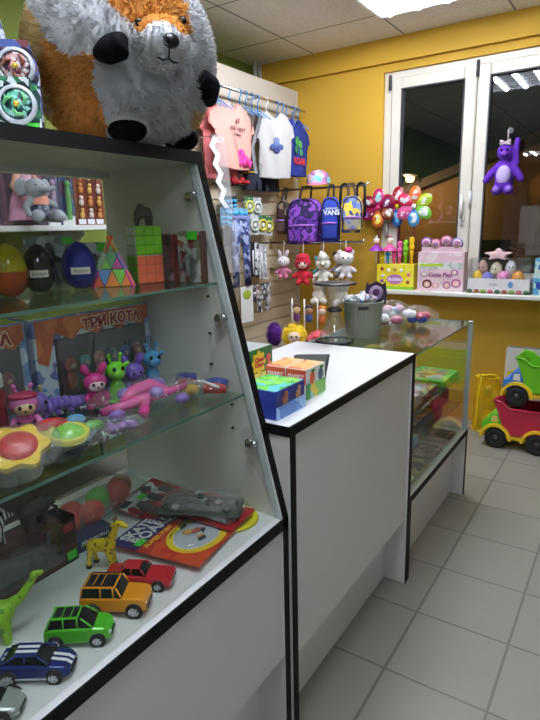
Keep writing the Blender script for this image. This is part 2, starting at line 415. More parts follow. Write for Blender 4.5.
LUM=[(.12,-.95,'square four-tube ceiling light above the customer aisle'),(-.61,1.79,'square four-tube ceiling light nearest the window'),(-.61,.95,'square four-tube ceiling light above the white counter'),(1.4,-1.9,'square four-tube ceiling light behind the aisle one, over the shop rear'),(1.2,-4.2,'square four-tube ceiling light far at the rear of the aisle'),(-1.4,-5.2,'square four-tube ceiling light farthest from the window')]
for x,y,l in LUM: luminaire(x,y,l,e=LAMP*(.3 if x>.5 else 1.0))
# heating pipes in the corner
for i,(x,y) in enumerate(((-2.17,2.50),(-2.17,2.57))):
    o=MB().cyl((x,y,0),(x,y,ZC),.016,n=10).build('heating_pipe',P((205,203,196),.5)); tag(o,'white vertical heating pipe in the corner behind the slatted panel','pipe','heating pipes in the corner')
# radiator
t=thing('radiator','flat white radiator under the windowsill','radiator',(-.145,2.575,.14))
MB().box((0,0,0),(.75,.045,.46),.012).build('panel',P((232,231,226),.4),t)
mb=MB(); mb.box((.02,.006,.458),(.73,.04,.466)); mb.build('grille',striped((190,190,186),(120,120,118),60,'X',0),t)
for x in (.1,.6): MB().box((x,.046,.05),(x+.03,.062,.4)).build('bracket',P((200,200,198),.4),t)
for x in (.08,.67):
    MB().cyl((x,.022,-.14),(x,.022,.005),.011,n=10).build('riser_pipe',P((220,220,215),.4),t)
# ------------------------------------------------------------------ the sloping display case
YE=-.433; YN=-1.62
def fx(z): return -.106-(z-.745)*.256 if z>.745 else -.106
t=thing('display_case','tall white display case with sloping glass front and black edging','display case',(0,0,0)); CASE=t
def endpanel(y0,y1):
    mb=MB()
    ou=[(-.106,0),(-.106,.745),(fx(1.63),1.63),(-.66,1.63),(-.66,0)]
    mb.prism(ou,'y',y0,y1)
    return mb
for y0,y1 in ((YE-.020,YE),(YN,YN+.02)):
    o=endpanel(y0,y1).build('end_panel',LAM,t)
    mb=MB(); e=.0025
    pts=[(-.106,0),(-.106,.745),(fx(1.63),1.63)]
    po=[(p[0]+e,p[1]) for p in pts]+[(p[0]-.0005,p[1]) for p in pts[::-1]]
    mb.prism(po,'y',y0-.0005,y1+.0005); mb.build('edge_band',BLACK,o)
MB().box((-.66,YN+.02,1.606),(fx(1.606)-.004,YE-.02,1.63)).build('top_board',LAM,t)
MB().prism([(fx(1.604)-.004,1.604),(fx(1.604)+.003,1.604),(fx(1.632)+.003,1.632),(fx(1.632)-.004,1.632)],'y',YN,YE+.001).build('top_edge_band',BLACK,t)
MB().box((-.66,YN+.02,.722),(-.106,YE-.02,.742)).build('deck',P((226,227,228),.35),t)
MB().box((-.108,YN,.714),(-.1035,YE+.001,.743)).build('deck_edge_band',BLACK,t)
MB().box((-.128,YN+.02,.335),(-.112,YE-.02,.722)).build('front_panel',LAM,t)
MB().box((-.21,YN+.02,0),(-.195,YE-.02,.335)).build('kick_panel',LAM,t)
MB().box((-.66,YN+.02,0),(-.645,YE-.02,.722)).build('back_panel',LAM,t)
mb=MB(); mb.box((-.66,YN+.02,.742),(-.63,YE-.02,.757)); mb.build('door_track',P((222,224,222),.35),t)
mb=MB(); mb.box((-.66,YN+.02,1.588),(-.63,YE-.02,1.606)); mb.build('door_track',P((222,224,222),.35),t)
# sloping glass
g0,g1=(fx(.745)-.016,.745),(fx(1.604)-.016,1.604)
mb=MB(); mb.prism([g0,g1,(g1[0]-.005,g1[1]),(g0[0]-.005,g0[1])],'y',YN+.021,YE-.021); mb.build('glass_front',GLASS,t)
mb=MB(); mb.prism([(g0[0]+.013,g0[1]-.002),(g1[0]+.013,g1[1]),(g1[0]-.006,g1[1]),(g0[0]-.006,g0[1]-.002)],'y',YE-.0255,YE-.0205); mb.build('glass_edge_strip',P((196,206,204),.25),t)
for zs,xs in ((1.321,-.284),(1.050,-.212)):
    mb=MB(); mb.box((-.625,YN+.022,zs),(xs,YE-.022,zs+.006)); o=mb.build('glass_shelf',SHELFG,t)
    mb=MB(); mb.box((xs,YN+.022,zs),(xs+.0012,YE-.022,zs+.006)); mb.build('polished_edge',GEDGE,o)
for z in (1.53,1.24,.93):
    mb=MB(); x=fx(z)-.045; mb.cyl((x,YE-.022,z),(x,YE-.030,z),.011,n=14); mb.cyl((x+.01,YE-.034,z+.002),(x+.028,YE-.034,z+.006),.007,n=10); mb.box((x-.004,YE-.042,z-.008),(x+.022,YE-.028,z+.008),.003); mb.build('glass_clamp',CHROME,t)
for z in (1.292,1.20,1.12,1.022,.96):
    for x in (-.31 if z>1.1 else -.25,):
        MB().cyl((x,YE-.0205,z),(x,YE-.026,z),.0035,n=8).build('shelf_pin',P((40,40,40),.4),t)
# ------------------------------------------------------------------ the white counter
t=thing('counter','solid white counter with black edging between the two glass displays','counter',(0,0,0))
C0,C1=-.421,.494; CH=.977
for y0,y1 in ((C0,C0+.022),(C1-.022,C1)):
    o=MB().box((-.62,y0,0),(-.102,y1,CH-.026)).build('end_panel',LAM,t)
    MB().box((-.102,y0-.0006,0),(-.0985,y1+.0006,CH-.026)).build('edge_band',BLACK,o)
    MB().box((-.56,y0+.001,-.0),(-.1,y1-.001,.004)).build('foot_edge',BLACK,o)
MB().box((-.62,C0-.001,CH-.026),(-.102,C1+.001,CH)).build('worktop',P((246,246,246),.3),t)
mb=MB(); mb.box((-.104,C0-.002,CH-.0262),(-.0985,C1+.002,CH+.0003)); mb.box((-.62,C0-.003,CH-.0262),(-.1,C0-.0005,CH+.0003)); mb.build('worktop_edge_band',BLACK,t)
MB().box((-.128,C0+.022,.292),(-.110,C1-.022,CH-.026)).build('front_panel',LAM,t)
MB().box((-.21,C0+.022,0),(-.192,C1-.022,.34)).build('kick_panel',LAM,t)
MB().box((-.61,C0+.022,.45),(-.2,C1-.022,.468)).build('inner_shelf',LAM,t)
# ------------------------------------------------------------------ low glass counter by the window
t=thing('glass_counter','low glass display counter full of boxed toys nearest the window','display counter',(0,0,0))
D0,D1=.498,1.406; DB=.373; DT=.962
for y0,y1 in ((D0,D0+.02),(D1-.02,D1)):
    o=MB().box((-.62,y0,0),(-.104,y1,DB)).build('end_panel',LAM,t)
    MB().box((-.104,y0-.0005,0),(-.1005,y1+.0005,DB)).build('edge_band',BLACK,o)
MB().box((-.62,D0,DB-.02),(-.104,D1,DB)).build('deck',P((224,222,216),.35),t)
MB().box((-.105,D0,DB-.022),(-.1,D1,DB+.001)).build('deck_edge_band',BLACK,t)
MB().box((-.19,D0+.02,0),(-.17,D1-.02,DB-.02)).build('kick_panel',LAM,t)
MB().box((-.122,D0+.004,DB),(-.117,D1-.006,DT-.006)).build('glass_front',GLASS,t)
MB().box((-.62,D1-.010,DB),(-.117,D1-.005,DT-.006)).build('glass_end',GLASS,t)
o=MB().box((-.62,D0+.002,DT-.006),(-.112,D1,DT)).build('glass_top',SHELFG,t)
mb=MB(); mb.box((-.112,D0+.002,DT-.006),(-.1105,D1,DT)); mb.box((-.62,D1,DT-.006),(-.112,D1+.0012,DT)); mb.build('polished_edge',GEDGE,o)
MB().box((-.127,D1-.016,DB),(-.106,D1+.001,DT+.001),.001).build('corner_post',P((206,214,218),.3,.25),t)
MB().box((-.63,D0,DB),(-.615,D1,DT-.008)).build('sliding_back',P((214,226,216),.3),t)
for zs,xs in ((.665,-.15),(.525,-.14)):
    o=MB().box((-.61,D0+.006,zs),(xs,D1-.014,zs+.005)).build('glass_shelf',SHELFG,t)
    MB().box((xs,D0+.006,zs),(xs+.001,D1-.014,zs+.005)).build('polished_edge',GEDGE,o)
# ------------------------------------------------------------------ slatted panel on the lime wall
t=thing('slatwall_panel','beige slatted display panel with white border behind the counters','display panel',(-1.86,1.28,0))
pts=[(-.03,0)]; z=.02
while z<2.22:
    pts+=[(0,z),(0,z+.088),(-.012,z+.090),(-.012,z+.100)]; z+=.102
pts+=[(0,z),(0,2.30),(-.03,2.30)]
mb=MB(); mb.prism(pts,'y',0,1.34); mb.build('slats',P((206,190,164),.5),t)
mb=MB(); mb.box((-.035,0,2.30),(.004,1.345,2.505)); mb.build('header_board',P((184,174,158),.5),t)
mb=MB(); mb.box((-.035,1.34,0),(.006,1.352,2.505)); mb.build('edge_board',P((206,200,186),.5),t)
# ------------------------------------------------------------------ generic goods
TAGG=P((70,214,60),.5)
def price(parent,loc,w=.03,h=.02,rx=0,rz=0):
    mb=MB(); mb.box((-w/2,-.0008,-h/2),(w/2,0,h/2)); o=mb.build('price_sticker',TAGG,parent); o.location=loc; o.rotation_euler=(rx,0,rz); o['label']='green price sticker'; return o
def carton(name,label,cat,loc,size,rz,front,side=None,top=None,group=None,window=None,decals=(),texts=(),tagp=None,rx=0,bev=.002):
    """box of goods, front towards its own -Y; loc = middle of its base"""
    w,d,h=size; t=thing(name,label,cat,loc,rz,group,rx)
    side=side or front; top=top or side
    mb=MB(); mb.box((-w/2,-d/2,0),(w/2,d/2,h),bev,{'-y':0,'+y':0,'+x':1,'-x':1,'+z':2,'-z':2}); 
    mb.build('box_body',[front,side,top],t)
    for nm,x0,z0,x1,z1,m in decals:
        MB().box((x0*w,-d/2-.0012,z0*h),(x1*w,-d/2+.0005,z1*h),.0004).build(nm,m,t)
    for body,sz,x,z,m in texts: text(body,sz,m,t,(x*w,-d/2-.0018,z*h))
    if window:
        x0,z0,x1,z1=window[:4]
        MB().box((x0*w,-d/2-.003,z0*h),(x1*w,-d/2-.002,z1*h)).build('window_film',CLEAR,t)
    if tagp: price(t,(tagp[0]*w,-d/2-.0022,tagp[1]*h))
    return t
def pillow(w,d,h,k=3,seed=0,amp=.12):
    """closed crumpled bag lying flat"""
    mb=MB()
    def fn(u,v):
        a=2*PI*u; t=PI*(v-.5)
        ct=math.cos(t); 
        x=math.copysign(abs(math.cos(a))**.6,math.cos(a))*ct; y=math.copysign(abs(math.sin(a))**.6,math.sin(a))*ct
        z=math.sin(t)
        p=Vector((x*w/2,y*d/2,h/2+z*h/2*max(.12,1-.75*max(abs(x),abs(y))**3)))
        nn=noise.noise(p*28+Vector((seed,0,0)))
        p+=Vector((x,y,z*.6))*nn*amp*h
        if p.z<0: p.z=0
        return p
    mb.grid(fn,36,15,True,cu=True)
    return mb
def skel(chains,remesh=.004):
    mb=MB()
    for c in chains:
        if len(c)==2 and len(c[0])==3: mb.ell(c[0],c[1])
        else:
            mb.tube([p[:3] for p in c],[p[3] for p in c],8)
            for p in c: mb.ell(p[:3],p[3]*1.0,8,6)
    return mb
def eyes(parent,pts,r,m=None):
    for p in pts: MB().ell(p,r,8,6).build('eye',m or BLACK,parent)
PRINT_TOY=busy([(208,60,70),(240,190,60),(60,120,190),(236,236,230),(90,170,80),(150,80,160)],70)
# ------------------------------------------------------------------ giant plush on top of the case
FC=Vector((-.430,-.565,1.822)); FR_=.195
t=thing('plush_fox','giant round fluffy brown and white fox plush on top of the display case','plush toy',(FC.x,FC.y,1.6325),R(46))
rz_=.1895; EV=R(15); EC=Vector((0,-math.cos(EV),-math.sin(EV))); EU=Vector((0,-math.sin(EV),math.cos(EV)))
def pat(p):
    q=Vector(p)-Vector((0,0,rz_)); s=1/(1-q.dot(EC)/1.42); return q.x*s/FR_, q.dot(EU)*s/FR_, q.dot(EC)/FR_
def pos(u,v,out=1.0):
    s=1.1
    for _ in range(6):
        w=math.sqrt(max(0,out*out-(u/s)**2-(v/s)**2)); s=1/(1-w*FR_/1.42)
    return Vector((0,0,rz_))+Vector((u*FR_/s,0,0))+EU*(v*FR_/s)+EC*(w*FR_)
MZ=pos(.46,.17,1.04)
mb=MB(); mb.ell((0,0,rz_),(.197,.185,.188),32,20); mb.ell((.0,.0,.12),(.178,.168,.118),24,14); mb.ell(MZ,(.052,.05,.046),16,12)
FEET=[]
for u_ in (.0,.62):
    q_=pos(u_,-.84,1.0); q_.z=.031; FEET.append(q_+Vector((0,-.008,0)))
BODYM=P((205,202,196),.9); BR=P((206,142,66),.9); TAN=P((222,186,118),.9); WH=P((236,238,240),.9)
def furm(c):
    m,N,L=newmat('fur_fibre'); b=N['Principled BSDF']; b.inputs['Base Color'].default_value=lin(c); b.inputs['Roughness'].default_value=.9; b.inputs['Specular IOR Level'].default_value=.1
    tl=N.new('ShaderNodeBsdfTranslucent'); tl.inputs['Color'].default_value=lin(c); mx=N.new('ShaderNodeMixShader'); mx.inputs['Fac'].default_value=.45
    L.new(b.outputs['BSDF'],mx.inputs[1]); L.new(tl.outputs['BSDF'],mx.inputs[2]); L.new(mx.outputs['Shader'],N['Material Output'].inputs['Surface']); return m
FURM=[furm((238,178,98)),furm((246,220,162)),furm((240,242,244))]
body=mb.build('body',[WH],t,remesh=.008,smooth=3)
def furcol(p):
    u,v,w=pat(p)
    if w<-.25: return 0
    if ((u-.46)/.25)**2+((v-.13)/.25)**2<1: return 2
    if u<-.84+.06*math.sin(v*9): return 1
    if u<-.28+.05*math.sin(v*7) and v<.13-.28*(u+.83)*(1 if u<-.5 else 1.0)+.05*math.sin(u*14): return 0
    if u>-.2 and v>max(.26,.60-.85*(u+.18)) and u<.86-.25*v: return 0
    if u>.74 and v<-.5: return 1
    return 2
me=body.data; rnd=random.Random(3)
vs=[];fs=[];mi=[];nr=[]
me.calc_loop_triangles()
tris=[(me.vertices[a.vertices[0]].co,me.vertices[a.vertices[1]].co,me.vertices[a.vertices[2]].co) for a in me.loop_triangles]
ar=[(b-a).cross(c-a).length for a,b,c in tris]
for k in rnd.choices(range(len(tris)),ar,k=42000):
    a,b,c=tris[k]; r1,r2=rnd.random(),rnd.random()
    if r1+r2>1: r1,r2=1-r1,1-r2
    p=a+(b-a)*r1+(c-a)*r2
    n=(b-a).cross(c-a).normalized()
    if p.y>.13 or p.z<.004: continue
    if any((p-q_).length<.05 for q_ in FEET): continue
    muz=(p-MZ).length<.058
    L_=(.005 if muz else .0145)*rnd.uniform(.6,1.2)
    nz=Vector(noise.noise_vector(p*45))
    d=(n+nz*.55+Vector((0,0,-.25))+Vector((rnd.uniform(-.4,.4),rnd.uniform(-.4,.4),rnd.uniform(-.4,.4)))).normalized()
    if d.dot(n)<.15: d=(d+n*.4).normalized()
    if p.z<.02 and d.z<0: d.z=abs(d.z)
    s_=d.cross(n)
    if s_.length<1e-4: s_=n.orthogonal()
    s_=s_.normalized()*rnd.uniform(.0010,.0018); q=p+d*L_*.55+n*.001; e=p+d*L_
    i=len(vs); vs+=[p-s_,p+s_,q+s_*.8,q-s_*.8,e]; fs+=[(i,i+1,i+2,i+3),(i+3,i+2,i+4)]; cm=furcol(p+nz*.006); mi+=[cm,cm]
    nn=(n*1.0+d*.2+nz*.2).normalized(); nr+=[nn]*5
fm=bpy.data.meshes.new('fur'); fm.from_pydata(vs,[],fs); fm.polygons.foreach_set('material_index',mi); fm.polygons.foreach_set('use_smooth',[True]*len(fs))
for m in FURM: fm.materials.append(m)
fm.update(); fm.normals_split_custom_set_from_vertices(nr)
fo=bpy.data.objects.new('fur',fm); COL.objects.link(fo); fo.parent=t
me.materials.clear()
for m in (BR,TAN,WH): me.materials.append(m)
for p in me.polygons: p.material_index=furcol(p.center)
NAVY=P((12,13,18),.9,spec=.1,bump=.3,bs=90)
mb=MB(); mb.tube([pos(-.27,.03,1.03),pos(-.16,.06,1.09),pos(-.02,.12,1.11),pos(.03,.22,1.04)],[.012,.024,.027,.012],12); mb.build('paw',NAVY,t,remesh=.005,smooth=2)
mb=MB(); mb.tube([pos(.88,-.14,1.0),pos(.96,-.26,1.04),pos(.97,-.40,1.04)],[.018,.030,.020],12); mb.build('paw',NAVY,t,remesh=.005,smooth=2)
for u,x in ((.0,.0),(.62,0)):
    q=pos(u,-.84,1.0); q.z=.031; mb=MB(); mb.ell(q+Vector((0,-.008,0)),(.042,.040,.030),20,12,(.2,0,0)); mb.build('foot',NAVY,t)
NZ=pos(.585,.20,1.0); NZ=MZ+(NZ-MZ)*.55+EC*.052
MB().ell(NZ,(.018,.013,.014),16,10,(.2,.1,0)).build('nose',P((16,16,20),.25),t)
b0=NZ+Vector((-.002,-.006,-.012)); b1=b0+Vector((-.002,.004,-.018))
mb=MB(); mb.tube([b0,(b0+b1)/2+Vector((0,-.002,0)),b1],.0016,6); mb.tube([b1+Vector((-.020,.004,.002)),b1+Vector((-.010,-.001,-.004)),b1,b1+Vector((.009,.004,-.006)),b1+Vector((.017,.010,-.004))],.0016,6); mb.build('mouth',BLACK,t)
for u,v in ((.22,.36),(.70,.40)): MB().ell(pos(u,v,1.0),.008,10,8).build('eye',P((12,12,14),.15),t)
for x,a in ((-.01,.2),(.15,-.2)):
    mb=MB(); mb.ell((x,-.02,.375),(.04,.02,.045),14,10,(0,a,0)); mb.build('ear',BR,t)
# spinning-top blister packs beside it
def toppack(label,loc,rz,disc,ring,bg,rx=-.05,w=.125,h=.16,dz=None):
    dz=dz or h*.5
    t=thing('blister_pack',label,'toy pack',loc,rz,'spinning top packs on the display case',rx); t.scale=(.62,.62,.62)
    mb=MB(); mb.prism([(-w/2,0),(w/2,0),(w/2,h*.72),(w*.32,h),(-w*.32,h),(-w/2,h*.72)],'y',-.006,.014); mb.build('card',bg,t)
    mb=MB(); mb.lathe([(.056,0),(.056,.012),(.048,.018),(.044,.016)],28); o=mb.build('blister_rim',P((206,214,224),.15,.2),t); o.location=(0,-.006,dz); o.rotation_euler=(PI/2,0,0)
    mb=MB(); mb.lathe([(.0,.020),(.012,.022),(.02,.016),(.034,.018),(.043,.012),(.043,0)],24); o=mb.build('spinning_top',disc,t); o.location=(0,-.006,dz); o.rotation_euler=(PI/2,0,0)
    mb=MB()
    for k in range(3):
        a=k*2*PI/3; mb.tube([(.018*math.cos(a),.018*math.sin(a),.020),(.03*math.cos(a+.5),.03*math.sin(a+.5),.022),(.036*math.cos(a+1.1),.036*math.sin(a+1.1),.018)],[.004,.006,.003],8)
    q=mb.build('blade_ring',ring,o)
    MB().lathe([(0,.026),(.008,.025),(.009,.016)],14).build('hub',P((226,190,60),.3,.3),o)
    price(t,(w*.30,-.0075,dz-.062),.032,.024)
    return t
silv=P((150,158,170),.25,.6)
toppack('spinning top pack with teal and green disc leaning at the fox plush side',(-.425,-.838,1.634),R(46),busy([(30,80,80),(90,180,150),(20,40,50),(150,210,200)],90),P((110,190,120),.3),busy([(20,60,50),(40,110,70),(210,220,220),(20,30,40)],50))
toppack('spinning top pack with red and bronze disc behind the teal one',(-.455,-.812,1.634),R(46),busy([(120,60,60),(190,150,150),(60,50,70),(210,200,200)],90),P((150,80,60),.3),busy([(70,90,150),(200,210,225),(30,34,50),(120,60,70)],50),h=.28,dz=.200)
toppack('spinning top pack with pale blue cover, highest of the leaning packs',(-.535,-.815,1.634),R(46),busy([(90,110,170),(190,205,230),(50,60,100)],90),P((120,140,200),.3),busy([(150,180,220),(60,70,100),(220,230,240)],50),h=.38,dz=.30)
toppack('spinning top pack in a dark green card at the picture edge',(-.500,-.885,1.634),R(46),busy([(30,70,40),(70,140,70),(20,30,26)],90),P((80,150,80),.3),busy([(24,70,30),(60,130,50),(20,30,24)],50),h=.225,dz=.145)
carton('stacked_game_box','dark boxed game standing behind the spinning top packs','box',(-.625,-.76,1.6325),(.06,.05,.22),R(46),busy([(40,36,40),(90,70,60),(60,70,90)],60),P((50,46,50),.5),group=None)
# ------------------------------------------------------------------ upper glass shelf
ZU=1.3274
def egg(label,loc,c,r=.034,h=.104,solid=.45,lab=None,inner=None,rz=R(57)):
    t=thing('surprise_egg',label,'plastic egg',loc,rz,'surprise eggs on the upper glass shelf')
    def pr(z0,z1,n=9):
        out=[]
        for i in range(n+1):
            s=z0+(z1-z0)*i/n; out.append((max(.0005,r*math.sqrt(max(0,1-(2*s-1)**2))*(1.12-.24*s)),s*h))
        return out
    m=tinted(c,solid)
    MB().lathe(pr(0.03,.5),24).build('lower_shell',m if not inner else tinted((206,96,30),solid),t); MB().lathe(pr(.5,1),24).build('upper_shell',m,t)
    MB().lathe([(r*1.0,h*.485),(r*1.03,h*.5),(r*1.0,h*.515)],24).build('seam_ring',m,t)
    if inner: 
        for i,cc in enumerate(inner): MB().ell((.012*(i-.5),-.006,h*(.3+.16*i)),(.012,.01,.022),12,8).build('toy_inside',P(cc,.4),t)
    if lab:
        mb=MB(); W=.55
        mb.grid(lambda u,v:(r*1.02*math.sin((u-.5)*W*2),-r*1.02*math.cos((u-.5)*W*2),h*(.34+.14*v)),9,2); mb.build('label',P((236,230,214),.4),t)
        text(lab,.011,P((40,40,60),.5),t,(0,-r*1.035,h*.41),name='label_lettering',ext=.0002)
    return t
egg('yellow see-through surprise egg with toys inside on the upper shelf',(-.485,-.862,ZU),(214,206,30),.036,.108,.42,None,[(240,206,30),(236,200,40)])
egg('black surprise egg between the yellow and blue eggs',(-.50,-.785,ZU),(20,22,26),.034,.105,.85,'Action')
egg('shiny blue surprise egg with white label on the upper shelf',(-.475,-.700,ZU),(20,30,150),.038,.107,.8,'Action')
# figure in clear box
t=thing('figure_box','clear box with a dark armed figure inside behind the eggs','boxed figure',(-.575,-.70,ZU),R(80))
MB().box((-.05,-.02,0),(.05,.02,.12),.002).build('box_shell',CLEAR,t); MB().box((-.05,.017,.001),(.05,.0195,.119)).build('backing_card',busy([(180,196,190),(120,140,140),(210,220,214)],40),t)
mb=skel([[(-.012,0,.005,.006),(-.008,0,.03,.007),(0,0,.055,.011),(0,0,.075,.012)],[(.014,0,.005,.006),(.008,0,.03,.007),(0,0,.055,.01)],[(0,0,.073,.008),(-.03,-.004,.08,.006),(-.036,-.006,.095,.004)],[(0,0,.073,.008),(.026,-.004,.062,.006),(.034,-.006,.05,.006)],((0,0,.094),(.009,.009,.011))]); mb.build('figure',P((48,54,46),.5),t,remesh=.003)
price(t,(.035,-.022,.108),.026,.014)
carton('blue_box','low dark blue carton behind the yellow egg','box',(-.57,-.875,ZU),(.12,.05,.085),R(85),busy([(24,44,110),(30,60,140),(16,30,80)],30),P((24,44,110),.4))
carton('tool_set_box','small white and dark carton with tool lettering beside the blue egg','box',(-.575,-.585,ZU),(.085,.04,.100),R(85),busy([(200,200,206),(60,60,70),(220,222,226)],40),P((210,212,216),.4),texts=[('TOOLS',.016,.05,.62,BLACK)],tagp=(.25,.88))
# pyramid puzzle
t=thing('pyramid_puzzle','multicoloured twisty pyramid puzzle beside the green cubes','puzzle',(-.470,-.615,ZU),R(50))
A=[Vector((-.052,-.03,0)),Vector((.054,-.026,0)),Vector((.004,.06,0)),Vector((.004,.0,.120))]
cs=[(240,90,40),(220,60,170),(120,210,40),(90,150,210),(240,240,240),(60,160,60),(250,140,30)]
ci=0
for (a,b,c) in ((0,1,3),(1,2,3),(2,0,3)):
    a,b,c=A[a],A[b],A[c]
    for i in range(3):
        for j in range(3-i):
            for up in (0,1):
                if up and j>=2-i: continue
                g=lambda p,q:a+(b-a)*(p/3)+(c-a)*(q/3)
                tr=[g(j,i),g(j+1,i),g(j,i+1)] if not up else [g(j+1,i),g(j+1,i+1),g(j,i+1)]
                ce=sum(tr,Vector())/3; n=(b-a).cross(c-a).normalized(); tr=[ce+(p-ce)*.93+n*.001 for p in tr]; bk=[p-n*.01 for p in tr]
                MB().add([*tr,*bk],[(0,1,2),(3,5,4),(0,3,4,1),(1,4,5,2),(2,5,3,0)]).build('facet',P(cs[(ci*3+ci//4)%7],.3),t); ci+=1
MB().add([*(p*.97+Vector((0,0,.001)) for p in A)],[(0,2,1),(0,1,3),(1,2,3),(2,0,3)]).build('core',BLACK,t)
def cube_(label,z,cl,cr,ct):
    t=thing('puzzle_cube',label,'puzzle',(-.455,-.517,z),R(67),'puzzle cubes on the upper glass shelf'); s=.0335
    MB().box((-s,-s,0),(s,s,2*s),.003).build('cube_core',P(tuple(int(q*.9) for q in cr),.35),t)
    for i in range(3):
        for k in range(3):
            x=-s+(i+.5)*2*s/3; z0=(k+.5)*2*s/3; q=s/3-.0012
            MB().box((x-q,-s-.001,z0-q),(x+q,-s+.001,z0+q),.0006).build('tile',P(cr,.3),t)
            MB().box((-s-.001,x-q,z0-q),(-s+.001,x+q,z0+q),.0006).build('tile',P(cl,.3),t)
    MB().box((-s+.002,-s+.002,2*s-.001),(s-.002,s-.002,2*s+.001)).build('top_tile',P(ct,.3),t)
    return t
cube_('lower puzzle cube with orange and green faces on the glass',ZU,(110,200,30),(250,120,80),(240,240,235))
cube_('upper puzzle cube with lime and white faces under the gorilla',ZU+.0685,(222,226,222),(126,206,28),(126,206,28))
t=thing('gorilla_figure','dark grey gorilla figure standing on top of the puzzle cubes','toy animal',(-.455,-.517,ZU+.1372),R(62))
mb=skel([[(-.012,.006,.004,.006),(-.012,.004,.018,.008),(-.006,0,.026,.011),(.012,0,.032,.012)],[(.014,.008,.004,.006),(.014,.004,.016,.007),(.012,0,.026,.011)],[(-.016,-.008,.003,.005),(-.018,-.008,.016,.006),(-.012,-.004,.03,.009)],[(.018,-.008,.003,.005),(.02,-.006,.018,.006),(.014,-.002,.034,.01)],((-.004,-.006,.042),(.011,.010,.011))]); mb.build('body',P((70,72,70),.7,bump=.3,bs=300),t,remesh=.0025)
eyes(t,[(-.008,-.0155,.044),(.0,-.0155,.044)],.0014)
# blister cards standing against the end panel
for i,(x,w,h,pal,lab) in enumerate(((-.338,.072,.122,[(196,196,190),(120,130,110),(150,60,60),(90,96,100),(214,214,210)],'pale action figure card standing against the case end panel'),(-.425,.078,.116,[(96,60,66),(150,140,140),(60,44,50),(130,70,80)],'dark red action figure card next to the gorilla puzzle cubes'))):
    t=carton('figure_card',lab,'boxed figure',(x,YE-.022-.018-.004*i,ZU),(w,.026,h),R(0),busy(pal,45,seed=i),P((120,40,44) if i else (90,60,60),.4),group='action figure cards on the upper shelf',tagp=(.2,.92) if i==0 else None)
    mb=skel([[(0,-.02,.02,.006),(0,-.02,.06,.008)],[(0,-.02,.06,.006),(-.018,-.02,.045,.004)],[(0,-.02,.06,.006),(.018,-.02,.07,.004)],((0,-.02,.077),.007)]); mb.build('figure',P((130,134,126) if i==0 else (120,70,76),.5),t,remesh=.003)
    MB().box((-w*.4,-.032,.012),(w*.4,-.013,h*.78),.006).build('blister',CLEAR,t)
# ------------------------------------------------------------------ lower glass shelf
ZL=1.0564
KB=busy([(60,50,52),(90,60,50),(44,60,84),(70,40,40)],24); KO=busy([(196,104,50),(178,88,44),(206,120,60)],16,kind='n')
SKY=busy([(90,130,190),(120,150,200),(200,210,226),(110,120,180)],22,kind='n'); LIMEP=P((196,220,70),.5)
def kitbox(label,loc,rz=R(90),n=6):
    w,d,h=.345,.085,.214
    t=thing('toy_set_box',label,'boxed toy set',loc,rz,'toy figure sets on the lower shelf')
    mb=MB(); mb.box((-w/2,-d/2,0),(w/2,d/2,h),.002,{'+z':1}); mb.build('box_body',[SKY,LIMEP],t)
    MB().box((-w*.5+.05,-d/2-.001,.02),(w/2-.018,-d/2+.001,h-.05)).build('window_backing',P((40,34,34),.5),t)
    mb=MB(); pts=[(-w*.5+.005,h-.004)]+[(-w/2+.005+(w-.012)*k/14,h-.046-.012*math.sin(k*2.1)-(.05 if k<2 else 0)) for k in range(15)]+[(w/2-.006,h-.004)]
    mb.prism(pts,'y',-d/2-.0025,-d/2+.001); mb.build('header_banner',KO,t)
    text('ТРИ КОТА',.036,P((150,30,36),.4),t,(.045,-d/2-.0042,h-.028),name='title_lettering',bold=.0012,curve=.45)
    text('ТРИ КОТА',.036,P((240,214,180),.4),t,(.045,-d/2-.0032,h-.028),name='title_outline',bold=.004,curve=.45)
    for k in range(n):
        x=-w*.5+.085+k*(w-.14)/(n-1); c=[(170,90,60),(90,130,160),(190,120,90),(70,120,110),(60,90,160),(150,60,60)][k%6]
        mb=MB(); mb.ell((x,-d/2-.004,.098),(.016,.008,.018)); mb.ell((x,-d/2-.003,.062),(.013,.007,.026)); mb.build('figure',P(c,.5),t)
        MB().ell((x,-d/2-.0105,.096),(.007,.003,.006),8,6).build('figure_face',P((226,186,150),.5),t)
    mb=MB(); mb.box((-w*.5+.05,-d/2-.014,.018),(w/2-.018,-d/2-.0135,h-.05)); mb.build('window_film',CLEAR,t)
    return t
kitbox('boxed figure set with orange title banner behind the giraffe toys',(-.550,-.640,ZL))
kitbox('boxed figure set behind the pink bee toy, cut by the picture edge',(-.557,-.998,ZL),R(89))
